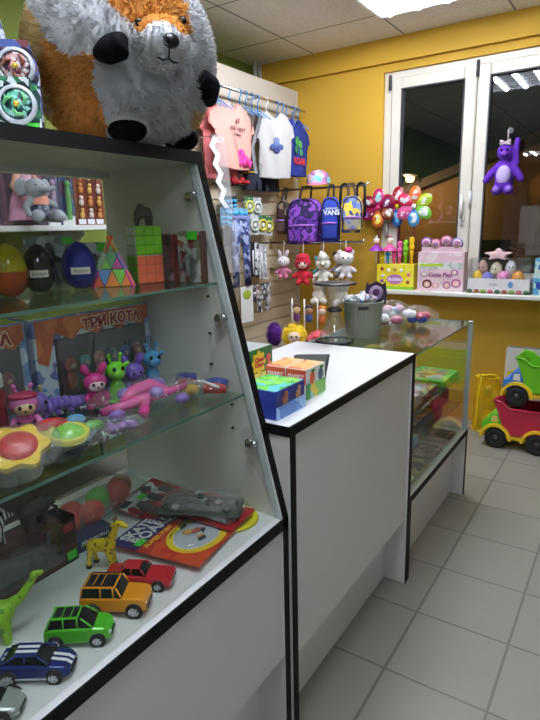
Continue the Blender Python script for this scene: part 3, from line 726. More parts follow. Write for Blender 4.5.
# wind-up / bubble toys
def toy_giraffe(label,loc,c,c2,rz=R(75),s=1):
    t=thing('giraffe_toy',label,'toy animal',loc,rz,'giraffe toys on the lower shelf')
    m=P(c,.2,coat=.4); 
    MB().lathe([(0,0),(.013*s,.001),(.017*s,.012*s),(.016*s,.03*s),(.009*s,.046*s),(.006*s,.05*s)],20).build('body',m,t)
    mb=MB(); mb.ell((0,0,.066*s),(.021*s,.018*s,.018*s)); mb.ell((0,-.014*s,.060*s),(.014*s,.010*s,.010*s)); mb.build('head',m,t,remesh=.002,smooth=2)
    for x in (-.009,.009):
        mb=MB(); mb.tube([(x*s,0,.08*s),(x*1.3*s,0,.094*s)],.0028*s,8); mb.ell((x*1.35*s,0,.097*s),.0045*s,10,8); mb.build('horn',m,t)
        mb=MB(); mb.ell((x*2.6*s,0,.075*s),(.008*s,.004*s,.005*s),10,8,(0,-.4 if x>0 else .4,0)); mb.build('ear',m,t)
        MB().ell((x*s,-.017*s,.071*s),(.004*s,.003*s,.005*s),8,6).build('eye',BLACK,t)
        MB().ell((x*1.5*s,-.008*s,.004*s),(.008*s,.012*s,.0038*s),10,6).build('foot',P(c2,.3),t)
    return t
toy_giraffe('glossy lime green giraffe toy next to the pink fox toy',(-.440,-.653,ZL),(120,214,30),(120,214,30),R(70),1.17)
toy_giraffe('glossy light blue giraffe toy beside the purple rabbit toy',(-.450,-.524,ZL),(70,150,206),(70,150,206),R(70),1.17)
def toy_chub(name,label,loc,c,face,belly,ears,rz=R(70),s=1,group=None):
    t=thing(name,label,'toy animal',loc,rz,group)
    m=P(c,.25,coat=.3)
    mb=MB(); mb.ell((0,0,.025*s),(.02*s,.017*s,.025*s)); mb.build('body',m,t)
    mb=MB(); mb.ell((0,-.002*s,.062*s),(.027*s,.023*s,.022*s)); mb.build('head',m,t)
    MB().ell((0,-.016*s,.057*s),(.019*s,.012*s,.014*s)).build('face',P(face,.3),t)
    MB().ell((0,-.012*s,.026*s),(.013*s,.008*s,.014*s)).build('belly',P(belly,.3),t)
    for x in (-1,1):
        mb=MB()
        if ears=='long': mb.tube([(x*.012*s,0,.078*s),(x*.022*s,0,.096*s),(x*.024*s,-.002*s,.106*s)],[.006*s,.010*s,.004*s],10)
        elif ears=='round': mb.ell((x*.020*s,0,.084*s),(.013*s,.007*s,.014*s),12,8)
        else: mb.tube([(x*.01*s,0,.08*s),(x*.014*s,0,.095*s)],.0025*s,6); mb.ell((x*.015*s,0,.097*s),.005*s,8,6)
        mb.build('ear' if ears!='ant' else 'antenna',m,t)
        MB().ell((x*.009*s,-.026*s,.061*s),(.0035*s,.0025*s,.0045*s),8,6).build('eye',BLACK,t)
        MB().ell((x*.017*s,-.008*s,.009*s),(.010*s,.014*s,.0085*s),10,8).build('foot',P(belly,.3),t)
        MB().tube([(x*.017*s,-.004*s,.036*s),(x*.024*s,-.012*s,.028*s),(x*.02*s,-.02*s,.024*s)],[.006*s,.006*s,.007*s],8).build('arm',m,t)
    MB().ell((0,-.029*s,.054*s),(.003*s,.002*s,.0022*s),8,6).build('nose',P((60,30,40),.3),t)
    return t
toy_chub('fox_toy','bright pink fox toy in front of the boxed figure set',(-.445,-.712,ZL),(216,44,140),(246,200,220),(206,50,130),'long',R(65),1.0)
toy_chub('rabbit_toy','purple rabbit toy between the green and blue giraffe toys',(-.445,-.594,ZL),(120,80,190),(130,90,200),(206,60,130),'long',R(70),.98)
t=toy_chub('bee_toy','pink bee toy with black striped belly at the picture edge',(-.430,-.900,ZL),(220,110,180),(246,206,160),(220,90,170),'ant',R(60),1.05)
for z in (.014,.026): MB().lathe([(.0200,z),(.0225,z+.003),(.0200,z+.006)],20).build('stripe_band',BLACK,t)
MB().ell((0,-.004,.083),(.028,.02,.008)).build('hair_cap',P((190,40,90),.4),t)
t=thing('bubble_bottle','dark red bubble bottle with white screw cap behind the bee toy','bottle',(-.488,-.925,ZL),R(90))
MB().lathe([(.0,0),(.018,.001),(.02,.01),(.02,.085),(.013,.096),(.013,.1)],18).build('bottle',P((130,20,40),.3),t); MB().lathe([(.0185,.098),(.0185,.122),(.016,.125),(0,.125)],18).build('screw_cap',P((226,226,230),.4),t)
t=thing('caterpillar_toy','lilac segmented caterpillar toy beside the pink bee','toy animal',(-.490,-.790,ZL),R(80))
m=P((134,100,196),.3)
for k in range(8):
    MB().ell((-.016+k*.0135,.004*math.sin(k),.02+.003*math.sin(k*.8)),(.0095,.018-.0008*k,.0185-.0008*k),14,10).build('segment',m,t)
mb=MB(); mb.ell((-.043,-.008,.038),(.024,.022,.025)); mb.build('head',m,t)
for x in (-.056,-.032):
    mb=MB(); mb.tube([(x,-.006,.058),(x*1.02,-.008,.070)],.003,6); mb.ell((x*1.02,-.008,.072),.005,8,6); mb.build('antenna',P((206,190,110),.4),t)
    MB().ell((x,-.028,.042),(.0035,.003,.0045),8,6).build('eye',BLACK,t)
for k in range(3): MB().ell((-.03+k*.03,-.012,.006),(.008,.008,.006),8,6).build('foot',P((110,70,170),.3),t)
# bags of toys
def filmbag(t,w,d,h,seed,m=None): return pillow(w,d,h,seed=seed).build('film_bag',m or FILM,t)
t=thing('bagged_toy_gun','film bag holding a pink and lilac toy gun on the lower shelf','bagged toy',(-.325,-.665,ZL),R(72))
pk=P((236,70,160),.25); li=P((150,110,206),.3)
mb=MB(); mb.tube([(-.115,-.01,.022),(-.06,-.008,.026),(0,0,.03),(.06,.01,.03),(.118,.035,.028)],[.009,.012,.013,.010,.007],10); mb.build('barrel',pk,t)
mb=MB(); mb.tube([(-.06,.0,.03),(-.03,.02,.045),(.02,.03,.05),(.055,.012,.034)],[.01,.013,.015,.008],10); mb.build('gun_body',pk,t)
mb=MB(); mb.tube([(-.01,-.01,.022),(-.03,-.04,.018),(-.04,-.055,.014)],[.011,.012,.010],10); mb.build('grip',pk,t)
for x,y,r in ((-.045,.025,.018),(.045,.045,.022),(.015,-.012,.017)): MB().ell((x,y,.042),(r,r*.8,r*.75)).build('bubble_tank',li,t)
for x,y,s_ in ((-.09,-.035,.013),(-.02,.06,.012),(.075,-.02,.012)): MB().ell((x,y,.016),(s_*1.5,s_,s_)).build('lilac_piece',li,t)
filmbag(t,.26,.125,.075,1)
t=thing('bagged_utensils','film bag with red, blue and yellow toy tools against the case end','bagged toy',(-.325,-.508,ZL),R(14))
for c,p,q in (((30,50,160),(-.06,.02,.024),(-.012,.035,.03)),((206,30,36),(-.04,-.01,.02),(.01,.0,.022)),((40,60,170),(.03,.0,.024),(.085,.012,.026)),((210,40,44),(.035,-.018,.016),(.09,-.010,.018)),((236,190,30),(-.01,-.032,.014),(.025,-.035,.02))):
    MB().tube([p,((p[0]+q[0])/2,(p[1]+q[1])/2,p[2]+.004),q],[.012,.014,.010],10).build('toy_tool',P(c,.3),t)
MB().tube([(-.01,-.02,.03),(.03,-.012,.034),(.08,-.03,.028)],.004,8).build('white_handle',P((230,230,232),.4),t)
filmbag(t,.20,.085,.05,2)
t=thing('bagged_flower_mould','film bag with red and yellow flower sand mould at the shelf edge','bagged toy',(-.288,-1.008,ZL+.026),R(58),rx=.5)
mb=MB()
ps=[(.046*(1+.13*math.cos(6*a))*math.cos(a),.046*(1+.13*math.cos(6*a))*math.sin(a)) for a in [2*PI*k/48 for k in range(48)]]
mb.prism(ps,'z',.012,.024); mb.build('flower_dish',P((240,200,30),.3),t)
MB().lathe([(.0,.032),(.022,.031),(.031,.027),(.033,.022)],24).build('red_centre',P((206,40,36),.35),t)
mb=MB(); mb.tube([(-.040,0,.018),(-.066,.008,.016)],[.012,.009],8); mb.build('handle',P((236,190,30),.3),t)
filmbag(t,.135,.105,.042,3)
t=thing('bagged_bubble_wand','film bag with yellow and green round bubble wand beside the flower mould','bagged toy',(-.288,-.908,ZL+.008),R(66),rx=.18)
MB().lathe([(.036,.018),(.038,.03),(.032,.032),(.030,.022)],28).build('wand_ring',P((226,220,40),.3),t)
MB().ell((0,0,.022),(.030,.030,.020),20,12).build('green_dome',P((130,214,50),.2,coat=.4),t)
mb=MB(); mb.tube([(-.03,.008,.024),(-.06,.018,.026),(-.085,.02,.022)],[.010,.008,.011],10); mb.build('wand_handle',P((236,214,40),.3),t)
MB().ell((-.02,.042,.024),(.032,.018,.016)).build('red_scoop',P((206,40,44),.3),t); MB().ell((.028,.062,.016),(.02,.013,.012)).build('blue_scoop',P((90,170,220),.3),t); MB().ell((.055,.035,.012),(.022,.012,.010)).build('green_scoop',P((120,200,90),.3),t)
filmbag(t,.15,.095,.05,4)
t=carton('red_card_pack','dark red toy pack lying behind the flower mould at the picture edge','toy pack',(-.40,-1.005,ZL),(.13,.08,.035),R(70),busy([(130,24,28),(90,20,24),(190,120,60)],40),P((120,20,24),.4))
t=thing('bagged_lilac_beads','small film bag with lilac pieces under the pink toy gun','bagged toy',(-.275,-.785,ZL),R(72))
for k in range(6): MB().ell((random.uniform(-.035,.035),random.uniform(-.02,.02),.014),(.012,.010,.010),10,8).build('lilac_piece',P((150,110,180),.35),t)
filmbag(t,.11,.075,.035,7)
# ------------------------------------------------------------------ case deck: toy cars
ZD=.7425
def rrect(x,w,z0,z1,r=.003,tum=0):
    """ring in the y-z plane at x; tum narrows the top"""
    out=[]; wt=w-tum
    for (cy,cz,ww,a0) in ((1,0,w,-90),(1,1,wt,0),(-1,1,wt,90),(-1,0,w,180)):
        for k in range(3):
            a=R(a0+45*k); rr_=r
            out.append((x,cy*(ww-rr_)+rr_*math.cos(a),(z1-rr_ if cz else z0+rr_)+rr_*math.sin(a)))
    return out
def car(label,loc,h,c,kind,rims=(200,200,205)):
    t=thing('toy_car',label,'toy car',loc,h,'die-cast toy cars on the case deck')
    pc=P(c,.22,coat=.6,metal=.15); dk=P((16,17,20),.12); L=.116
    if kind=='suv': prof=[(-.057,.022,.011,.028),(-.055,.025,.009,.034),(-.04,.026,.008,.036),(0,.026,.008,.036),(.03,.026,.008,.035),(.048,.024,.009,.032),(.056,.021,.010,.026),(.058,.017,.012,.022)]; cab=[(-.052,.023,.033,.036),(-.046,.0215,.033,.050),(-.02,.0215,.033,.053),(.008,.021,.033,.051),(.030,.022,.033,.036)]; wx=(-.036,.036); wr=.0115; roof=(-.044,.004,.0525)
    elif kind=='box': prof=[(-.064,.026,.014,.036),(-.062,.028,.012,.040),(-.03,.029,.012,.041),(.02,.029,.012,.041),(.052,.028,.012,.039),(.060,.027,.013,.036),(.063,.025,.014,.030)]; cab=[(-.061,.0265,.040,.042),(-.058,.0255,.040,.060),(-.02,.0255,.040,.061),(.008,.0255,.040,.060),(.018,.026,.040,.042)]; wx=(-.038,.040); wr=.014; roof=(-.056,.006,.0605)
    elif kind=='sport': prof=[(-.060,.022,.011,.026),(-.058,.025,.009,.031),(-.035,.027,.008,.032),(0,.026,.008,.030),(.03,.026,.008,.029),(.052,.024,.008,.026),(.060,.020,.009,.020)]; cab=[(-.050,.023,.030,.032),(-.030,.020,.030,.042),(-.008,.0195,.030,.044),(.008,.020,.030,.042),(.028,.022,.029,.031)]; wx=(-.036,.036); wr=.0115; roof=(-.030,.006,.0432)
    elif kind=='classic': prof=[(-.070,.022,.012,.026),(-.068,.026,.010,.030),(-.04,.027,.009,.031),(0,.027,.009,.030),(.04,.027,.009,.029),(.064,.026,.010,.028),(.070,.024,.012,.024)]; cab=[(-.042,.024,.029,.031),(-.030,.020,.029,.042),(-.01,.0195,.029,.044),(.006,.020,.029,.043),(.018,.023,.029,.031)]; wx=(-.040,.044); wr=.011; roof=(-.030,.004,.0434)
    else: prof=[(-.057,.022,.010,.024),(-.054,.025,.009,.029),(-.03,.026,.008,.031),(0,.026,.008,.030),(.03,.025,.008,.028),(.050,.022,.009,.024),(.058,.016,.010,.018)]; cab=[(-.046,.022,.028,.030),(-.030,.019,.028,.040),(-.006,.0185,.028,.042),(.008,.019,.028,.040),(.03,.021,.027,.029)]; wx=(-.035,.035); wr=.011; roof=(-.028,.004,.0412)
    mb=MB(); mb.loft([rrect(x,w,z0,z1,.004,.0015) for x,w,z0,z1 in prof]); mb.build('body',pc,t)
    mb=MB(); mb.loft([rrect(x,w,z0,z1,.0012,.004 if kind!='box' else .002) for x,w,z0,z1 in cab]); g=mb.build('cabin_windows',dk,t)
    tum=.004 if kind!='box' else .002
    w_=cab[2][1]-tum+.0008
    mb=MB(); mb.box((roof[0],-w_,roof[2]-.001),(roof[1],w_,roof[2]+.0015),.001); mb.build('roof',pc,t)
    for x0,x1,zt in [(cab[0][0]+.001,cab[1][0]+.001,0),(cab[-1][0]-.001,cab[-2][0]+.0,1)]:
        for s in (-1,1):
            a=(x0,s*(cab[0][1]-.0015),cab[0][2]+.003); b=(x1,s*(w_-.001),roof[2])
            MB().tube([a,b],.0018,6).build('window_pillar',pc,t)
    for x in (((-.022,.002) if kind in('suv','box') else (-.012,)) ):
        for s in (-1,1): MB().tube([(x,s*(cab[2][1]-.0002),cab[2][2]+.002),(x,s*(w_-.0006),roof[2])],.0016,6).build('window_pillar',pc,t)
    yw=prof[2][1]
    for x in wx:
        for s in (-1,1):
            mb=MB(); mb.cyl((x,s*(yw-.010),wr),(x,s*(yw+.0006),wr),wr+.0025,n=20); mb.build('wheel_arch',P((12,12,13),.6),t)
            mb=MB(); mb.lathe([(.004,-.004),(wr*.92,-.004),(wr,-.002),(wr,.002),(wr*.9,.0035),(wr*.72,.0035)],22); o=mb.build('tyre',P((20,20,21),.75),t); o.location=(x,s*(yw-.0012),wr); o.rotation_euler=(-s*PI/2,0,0)
            mb=MB(); mb.lathe([(wr*.72,.0036),(wr*.66,.0024),(wr*.2,.0032),(0,.0036)],20); 
            for k in range(5):
                a=k*2*PI/5; mb.box((math.cos(a)*wr*.4-.001,math.sin(a)*wr*.4-.001,.0024),(math.cos(a)*wr*.4+.001,math.sin(a)*wr*.4+.001,.0042))
            mb.build('wheel_rim',P(rims,.2,.9),o)
    fxx=prof[-2][0]; zz=(prof[-2][2]+prof[-2][3])/2
    for s in (-1,1):
        MB().ell((fxx-.002,s*prof[-2][1]*.72,zz+.004),(.006,.005,.0035),10,8).build('headlight',P((230,232,236),.1),t)
        MB().box((prof[0][0]-.0008,s*prof[0][1]*.75-.004,zz),(prof[0][0]+.002,s*prof[0][1]*.75+.004,zz+.007),.001).build('tail_light',P((180,20,20),.2),t)
        mb=MB(); mb.ell((cab[-1][0]-.012,s*(prof[3][1]+.003),cab[0][2]+.003),(.003,.004,.0025),8,6); mb.build('wing_mirror',pc,t)
    mb=MB(); mb.box((prof[-1][0]-.003,-prof[-1][1]*.7,prof[-1][2]),(prof[-1][0]+.0022,prof[-1][1]*.7,prof[-1][2]+.006),.001); mb.build('front_grille',dk if kind!='classic' else CHROME,t)
    if kind in('suv','box'):
        for x0,x1 in ((roof[0]+.004,roof[0]+.018),(roof[0]+.02,roof[0]+.033),(roof[0]+.035,roof[1]-.003)):
            MB().box((x0,-w_*.72,roof[2]+.001),(x1,w_*.72,roof[2]+.0022)).build('roof_panel',P((26,28,34),.2),t)
        if kind=='box':
            for s in (-1,1): MB().tube([(roof[0]+.003,s*w_*.85,roof[2]+.001),(roof[0]+.006,s*w_*.85,roof[2]+.004),(roof[1]-.006,s*w_*.85,roof[2]+.004),(roof[1]-.003,s*w_*.85,roof[2]+.001)],.0012,6).build('roof_rail',dk,t)
    if kind=='sport':
        for s in (-1,1):
            mb=MB(); y0,y1=s*.0025,s*.0085
            mb.add([(roof[0],y0,roof[2]+.0022),(roof[1],y0,roof[2]+.0022),(roof[1],y1,roof[2]+.0022),(roof[0],y1,roof[2]+.0022)],[(0,1,2,3) if s>0 else (3,2,1,0)])
            for xa,za,xb,zb in ((.027,.0306,.052,.0266),(.052,.0266,.0603,.0206),(-.060,.0272,-.05,.0325)):
                mb.add([(xa,y0,za+.0008),(xb,y0,zb+.0008),(xb,y1,zb+.0008),(xa,y1,za+.0008)],[(0,1,2,3) if s>0 else (3,2,1,0)])
            mb.build('racing_stripe',P((232,236,240),.25),t)
            MB().box((-.03,s*(yw+.0004),.0095),(.03,s*(yw+.0012),.0115)).build('sill_stripe',P((220,224,230),.25),t)
    return t
car('glossy green toy off-roader with a dark sunroof',(-.199,-.992,ZD),R(37),(84,196,40),'suv')
car('yellow-orange boxy toy off-roader with black roof panels',(-.203,-.902,ZD),R(31),(244,160,24),'box')
car('red vintage toy saloon with chrome front bumper',(-.223,-.822,ZD),R(28),(196,34,44),'classic')
car('dark blue toy sports car with two white stripes',(-.194,-1.082,ZD),R(34),(30,46,120),'sport')
car('silver toy car nearest the sloping glass, cut by the picture edge',(-.190,-1.176,ZD),R(36),(158,166,166),'coupe')
# animals
def quad(name,label,loc,rz,mat,chains,remesh,eyep,er,extra=None,group=None,smooth=2):
    t=thing(name,label,'toy animal',loc,rz,group)
    skel(chains).build('body',mat,t,remesh=remesh,smooth=smooth)
    eyes(t,eyep,er)
    return t
G=spotted((236,206,24),(120,90,20),95,.30)
t=quad('giraffe_figure','yellow spotted giraffe figure standing behind the red toy car',(-.335,-.822,ZD),R(20),G,[
 [(-.026,.011,.004,.0055),(-.027,.011,.022,.0052),(-.022,.008,.045,.009)],[(-.030,-.011,.004,.0055),(-.029,-.011,.022,.0052),(-.022,-.008,.045,.009)],
 [(.020,.010,.004,.0055),(.019,.010,.025,.0052),(.016,.007,.048,.009)],[(.024,-.010,.004,.0055),(.022,-.010,.025,.0052),(.016,-.007,.048,.009)],
 [(-.024,0,.048,.0145),(0,0,.052,.0155),(.018,0,.057,.0145)],[(.018,0,.06,.012),(.030,0,.082,.0085),(.038,0,.104,.007)],
 [(.038,0,.106,.008),(.048,0,.108,.0078),(.060,0,.104,.0058)],[(-.034,0,.052,.003),(-.046,0,.044,.002),(-.052,0,.040,.002)]],.0028,[(.047,-.0075,.110),(.047,.0075,.110)],.0018)
for s in (-1,1):
    MB().tube([(.037,s*.004,.112),(.036,s*.005,.121)],[.0018,.0024],6).build('horn',P((120,90,20),.5),t)
    MB().ell((.034,s*.010,.109),(.003,.006,.003),8,6).build('ear',P((230,200,30),.5),t)
for x,y in ((-.026,.011),(-.030,-.011),(.020,.010),(.024,-.010)): MB().cyl((x,y,0),(x,y,.007),.0064,n=10).build('hoof',P((30,24,20),.6),t)
MB().tube([(.014,0,.071),(.026,0,.088),(.033,0,.106)],.0022,6).build('mane',P((190,150,20),.6),t)
LG=spotted((150,200,40),(90,150,40),60,.25)
t=quad('dinosaur_figure','lime green long-necked dinosaur figure at the picture edge behind the cars',(-.322,-1.085,ZD),R(62),LG,[
 [(-.03,.016,.004,.009),(-.03,.014,.03,.011),(-.024,.008,.05,.016)],[(-.03,-.016,.004,.009),(-.03,-.014,.03,.011),(-.024,-.008,.05,.016)],
 [(.024,.014,.004,.008),(.024,.012,.03,.010),(.02,.008,.05,.015)],[(.024,-.014,.004,.008),(.024,-.012,.03,.010),(.02,-.008,.05,.015)],
 [(-.036,0,.055,.020),(0,0,.06,.024),(.026,0,.058,.019)],[(.03,0,.062,.014),(.055,0,.076,.009),(.074,0,.098,.007),(.082,0,.112,.0065)],
 [(.080,0,.112,.0075),(.092,0,.112,.006)],[(-.045,0,.052,.014),(-.075,0,.04,.008),(-.11,0,.03,.003)]],.0035,[(.085,-.0065,.115),(.085,.0065,.115)],.0016)
# window box with zebra and elephant on top
t=thing('window_box','dark brown window box with a vehicle inside under the zebra figure','boxed toy',(-.442,-.985,ZD),R(90))
BX=P((66,40,34),.4); bw,bd,bh=.31,.064,.108
mb=MB(); mb.box((-bw/2,-bd/2,0),(bw/2,bd/2,.012)); mb.box((-bw/2,bd/2-.004,0),(bw/2,bd/2,bh)); mb.box((bw/2-.034,-bd/2,0),(bw/2,bd/2,bh)); mb.box((-bw/2,-bd/2,0),(-bw/2+.02,bd/2,bh)); mb.box((-bw/2,-bd/2,bh-.010),(bw/2,bd/2,bh)); mb.build('box_shell',busy([(72,42,34),(60,34,30),(84,50,40)],20,kind='n'),t)
MB().box((-bw/2+.02,-bd/2,.012),(bw/2-.034,-bd/2+.001,bh-.010)).build('window_film',CLEAR,t)
mb=MB(); mb.loft([rrect(x,w,z0,z1,.006,.003) for x,w,z0,z1 in ((-.10,.018,.022,.05),(-.06,.022,.02,.06),(.0,.022,.02,.064),(.03,.022,.02,.052),(.085,.018,.022,.045))]); mb.build('vehicle_body',P((50,54,60),.3),t)
for x in (-.06,.06):
    mb=MB(); mb.cyl((x,-.027,.031),(x,.0,.031),.019,n=16); mb.build('vehicle_wheel',P((24,24,26),.6),t)
MB().ell((-.09,-.018,.045),(.008,.006,.006),10,8).build('vehicle_headlight',P((230,230,226),.1),t)
MB().box((bw/2-.031,-bd/2-.001,.075),(bw/2-.006,-bd/2+.001,.092)).build('red_label',P((150,50,44),.4),t)
price(t,(bw/2-.017,-bd/2-.0015,.018),.024,.020)
EL=P((50,46,44),.7)
t=quad('elephant_figure','dark brown elephant figure standing on the window box',(-.440,-.905,ZD+.1085),R(85),EL,[
 [(-.018,.009,.004,.0075),(-.018,.008,.026,.010)],[(-.020,-.009,.004,.0075),(-.018,-.008,.026,.010)],[(.016,.009,.004,.0075),(.016,.008,.026,.010)],[(.018,-.009,.004,.0075),(.016,-.008,.026,.010)],
 [(-.02,0,.036,.016),(0,0,.040,.018),(.016,0,.038,.016)],((.032,0,.042),(.014,.013,.014)),[(.042,0,.038,.007),(.05,0,.022,.0048),(.052,0,.008,.0035),(.058,0,.006,.003)]],.003,[(.04,-.011,.046)],.0014)
for s in (-1,1): MB().ell((.024,s*.014,.042),(.010,.003,.013),10,8,(0,0,s*-.5)).build('ear',EL,t)
for s in (-1,1): MB().tube([(.044,s*.006,.034),(.054,s*.008,.028),(.06,s*.008,.03)],[.002,.0018,.001],6).build('tusk',P((226,220,200),.4),t)
t=quad('zebra_figure','striped zebra figure standing on the window box at the picture edge',(-.440,-1.000,ZD+.1085),R(80),striped((228,226,222),(24,22,22),42,'X',4),[
 [(-.020,.008,.004,.0045),(-.020,.007,.024,.006)],[(-.022,-.008,.004,.0045),(-.020,-.007,.024,.006)],[(.018,.007,.004,.0045),(.017,.006,.024,.006)],[(.020,-.007,.004,.0045),(.017,-.006,.024,.006)],
 [(-.020,0,.034,.012),(0,0,.036,.0125),(.016,0,.036,.0115)],[(.018,0,.040,.009),(.030,0,.056,.0065)],[(.030,0,.058,.007),(.044,0,.052,.0048)]],.0026,[(.035,-.0065,.060)],.0014)
MB().tube([(.014,0,.048),(.024,0,.062),(.031,0,.066)],.0025,6).build('mane',BLACK,t)
for s in (-1,1): MB().ell((.028,s*.005,.067),(.0025,.003,.005),8,6).build('ear',P((220,218,214),.5),t)
# carded toys lying on the deck
def flatcard(name,label,loc,rz,w,h,m,tilt=0,th=.003,rx=0,group='carded toys on the case deck'):
    t=thing(name,label,'carded toy',loc,rz,group); t.rotation_euler=(rx,tilt,rz)
    MB().box((-w/2,-h/2,0),(w/2,h/2,th),.0008).build('card',m,t); return t
t=flatcard('skateboard_card','blue and red skateboard card with an oval window lying behind the red car',(-.272,-.655,ZD+.0108),R(100),.205,.235,busy([(190,50,34),(206,80,40),(176,40,34)],18,kind='n'),.04)
MB().box((-.1025,.045,.003),(.1025,.1175,.0042)).build('blue_header',P((38,34,112),.35),t)
text('SKATE',.036,WHITE,t,(-.024,.096,.0046),(0,0,.0),bold=.001,sx=1.05); text('BOARD',.042,WHITE,t,(-.004,.064,.0046),(0,0,.0),bold=.001,sx=1.05)
text('THE CITY',.009,P((210,210,230),.4),t,(.055,.111,.0046),(0,0,0))
text('SUPER FUN',.016,P((236,180,50),.4),t,(-.03,.034,.0036),(0,0,0),sx=1.3,bold=.0006)
mb=MB(); mb.ell((.07,.088,.004),(.017,.006,.002),12,6,(0,0,.7)); mb.ell((.075,.098,.004),(.004,.004,.002),8,6); mb.build('skater_emblem',P((226,180,40),.4),t)
mb=MB(); mb.prism([(.084*math.cos(a)+.012,.066*math.sin(a)-.045) for a in [2*PI*k/40 for k in range(40)]],'z',.003,.0046); mb.build('yellow_oval',P((230,200,36),.35),t)
mb=MB(); mb.prism([(.070*math.cos(a)+.012,.050*math.sin(a)-.045) for a in [2*PI*k/40 for k in range(40)]],'z',.003,.0054); mb.build('oval_window',P((206,210,220),.3),t)
text('PUSH IT TO THE LIMIT',.0085,P((60,40,20),.4),t,(.012,.012,.0052),(0,0,0),curve=5)
for k in range(9):
    x,y=.012+random.uniform(-.045,.045),-.045+random.uniform(-.03,.03); mb=MB(); mb.tube([(x-.008,y,.010),(x+.008,y+random.uniform(-.008,.008),.010)],.0042,8); mb.build('finger_board',P(random.choice([(30,40,80),(240,180,80),(40,44,50),(230,232,236),(200,90,50)]),.4),t)
mb=MB(); mb.ell((.012,-.045,.006),(.068,.048,.014),24,10); mb.build('blister',CLEAR,t)
for k in range(26): 
    x,y=.045+random.uniform(-.03,.03),.005+random.uniform(-.016,.016)
    if k<16: MB().tube([(x-.007,y,.009+k*.0003),(x,y+random.uniform(-.004,.004),.012+k*.0003),(x+.007,y+random.uniform(-.006,.006),.009)],.0022,6).build('chain_link',P((54,60,40) if k%2 else (30,34,30),.4),t)
price(t,(-.072,.054,.0046),.030,.018,rx=-PI/2)
t=flatcard('penknife_card','red card with dark toy knives and green sticker behind the skateboard card',(-.395,-.565,ZD+.016),R(97),.165,.215,busy([(176,30,40),(150,24,34),(190,44,50)],14,kind='n'),-.05,rx=.10)
MB().box((-.0825,.02,.003),(.06,.1,.004)).build('printed_header',busy([(206,206,214),(150,40,50),(60,60,80),(226,226,230)],36),t)
for k in range(3):
    x=-.045+k*.045; MB().box((x-.012,-.06,.003),(x+.012,.055,.014),.004).build('toy_knife',P([(70,60,60),(50,46,44),(90,80,80)][k],.4),t)
MB().box((-.075,-.085,.003),(.075,.06,.022),.008).build('blister',FILM,t)
price(t,(-.01,.07,.0045),.026,.020,rx=-PI/2)
t=flatcard('tool_card','red backed card of toy gadgets next to the yellow disc',(-.285,-.545,ZD+.024),R(96),.115,.235,P((170,26,36),.4),.0,rx=.06)
for k in range(5):
    x=-.04+k*.02; MB().tube([(x,-.09,.010),(x+.004,0,.014),(x,.07,.010)],[.006,.008,.005],8).build('toy_gadget',P([(110,100,110),(60,70,60),(150,150,150),(90,60,70),(200,90,70)][k],.35),t)
for k in range(4): MB().box((-.03+k*.018,-.06+.03*k,.018),(-.012+k*.018,-.045+.03*k,.0195)).build('white_label',P((206,206,206),.4),t)
MB().box((-.055,-.11,.003),(.055,.09,.026),.010).build('blister',FILM,t)
t=flatcard('clear_gadget_pack','crinkled clear pack of dark gadgets on top by the case end',(-.275,-.560,ZD+.040),R(118),.10,.20,P((70,78,70),.4),.0,rx=.03)
for k in range(8): MB().ell((random.uniform(-.035,.035),-.09+.025*k,.010),(.012,.009,.007),10,8,(0,0,k)).build('dark_gadget',P([(40,50,40),(90,90,90),(150,140,140),(60,50,50)][k%4],.4),t)
pillow(.112,.205,.034,seed=9).build('film_bag',FILM,t)
t=thing('yellow_disc','flat bright yellow toy disc at the deck corner by the case end','toy',(-.215,-.518,ZD),R(0))
MB().lathe([(0,.003),(.05,.004),(.062,.008),(.066,.004),(.062,.0005),(.0,.0005)],32).build('disc',P((224,214,24),.35),t)
t=thing('bagged_red_toys','film bag with red and green soft toys at the rear of the deck','bagged toy',(-.520,-.700,ZD),R(95))
for k,(x,y,c) in enumerate(((-.09,-.01,(206,50,40)),(-.05,.02,(196,44,40)),(-.02,-.02,(210,70,50)),(.04,.02,(90,180,60)),(.09,.0,(200,60,50)),(.12,.02,(150,60,50)))): MB().ell((x,y,.035),(.035,.03,.03),14,10).build('red_toy' if c[0]>150 else 'green_toy',P(c,.45),t)
pillow(.32,.14,.095,seed=12).build('film_bag',FILM,t)
t=carton('flat_blue_box','flat dark blue box with small white lettering behind the giraffe figure','box',(-.440,-.775,ZD),(.105,.05,.030),R(84),busy([(34,50,90),(28,40,76)],20,kind='n'),P((30,44,84),.4),texts=[('MINI WORLD',.012,.0,.75,WHITE)])
# ------------------------------------------------------------------ shelving behind the case
t=thing('wall_shelf','white shelf board on the lime wall carrying the doll boxes','shelf',(-2.25,0,1.462))
MB().box((0,-1.2,0),(.77,.62,.022),.001).build('board',P((236,236,234),.4),t)
for y in (-.8,0,.5): MB().prism([(.001,-.001),(.30,-.001),(.30,-.02),(.02,-.2),(.001,-.2)],'y',y-.008,y+.008).build('bracket',P((210,210,208),.4,.3),t)
ZS=1.485; SX=-1.60
t=thing('doll_box','tall box with a doll in a pink dress behind the grey elephant plush','boxed doll',(SX-.02,-.105,ZS),R(90))
MB().box((-.115,-.05,0),(.115,.05,.42),.003).build('box_body',busy([(120,90,110),(150,100,120),(110,80,100)],10,kind='n'),t)
mb=MB(); mb.lathe([(.075,.0),(.06,.08),(.03,.15),(.032,.19),(.012,.215)],20,(.01,-.075,.02)); mb.build('pink_dress',P((236,170,196),.6),t)
MB().ell((.01,-.085,.29),(.04,.036,.045)).build('doll_head',P((220,170,140),.5),t); MB().ell((.01,-.07,.31),(.05,.045,.05)).build('doll_hair',P((120,70,40),.6),t)
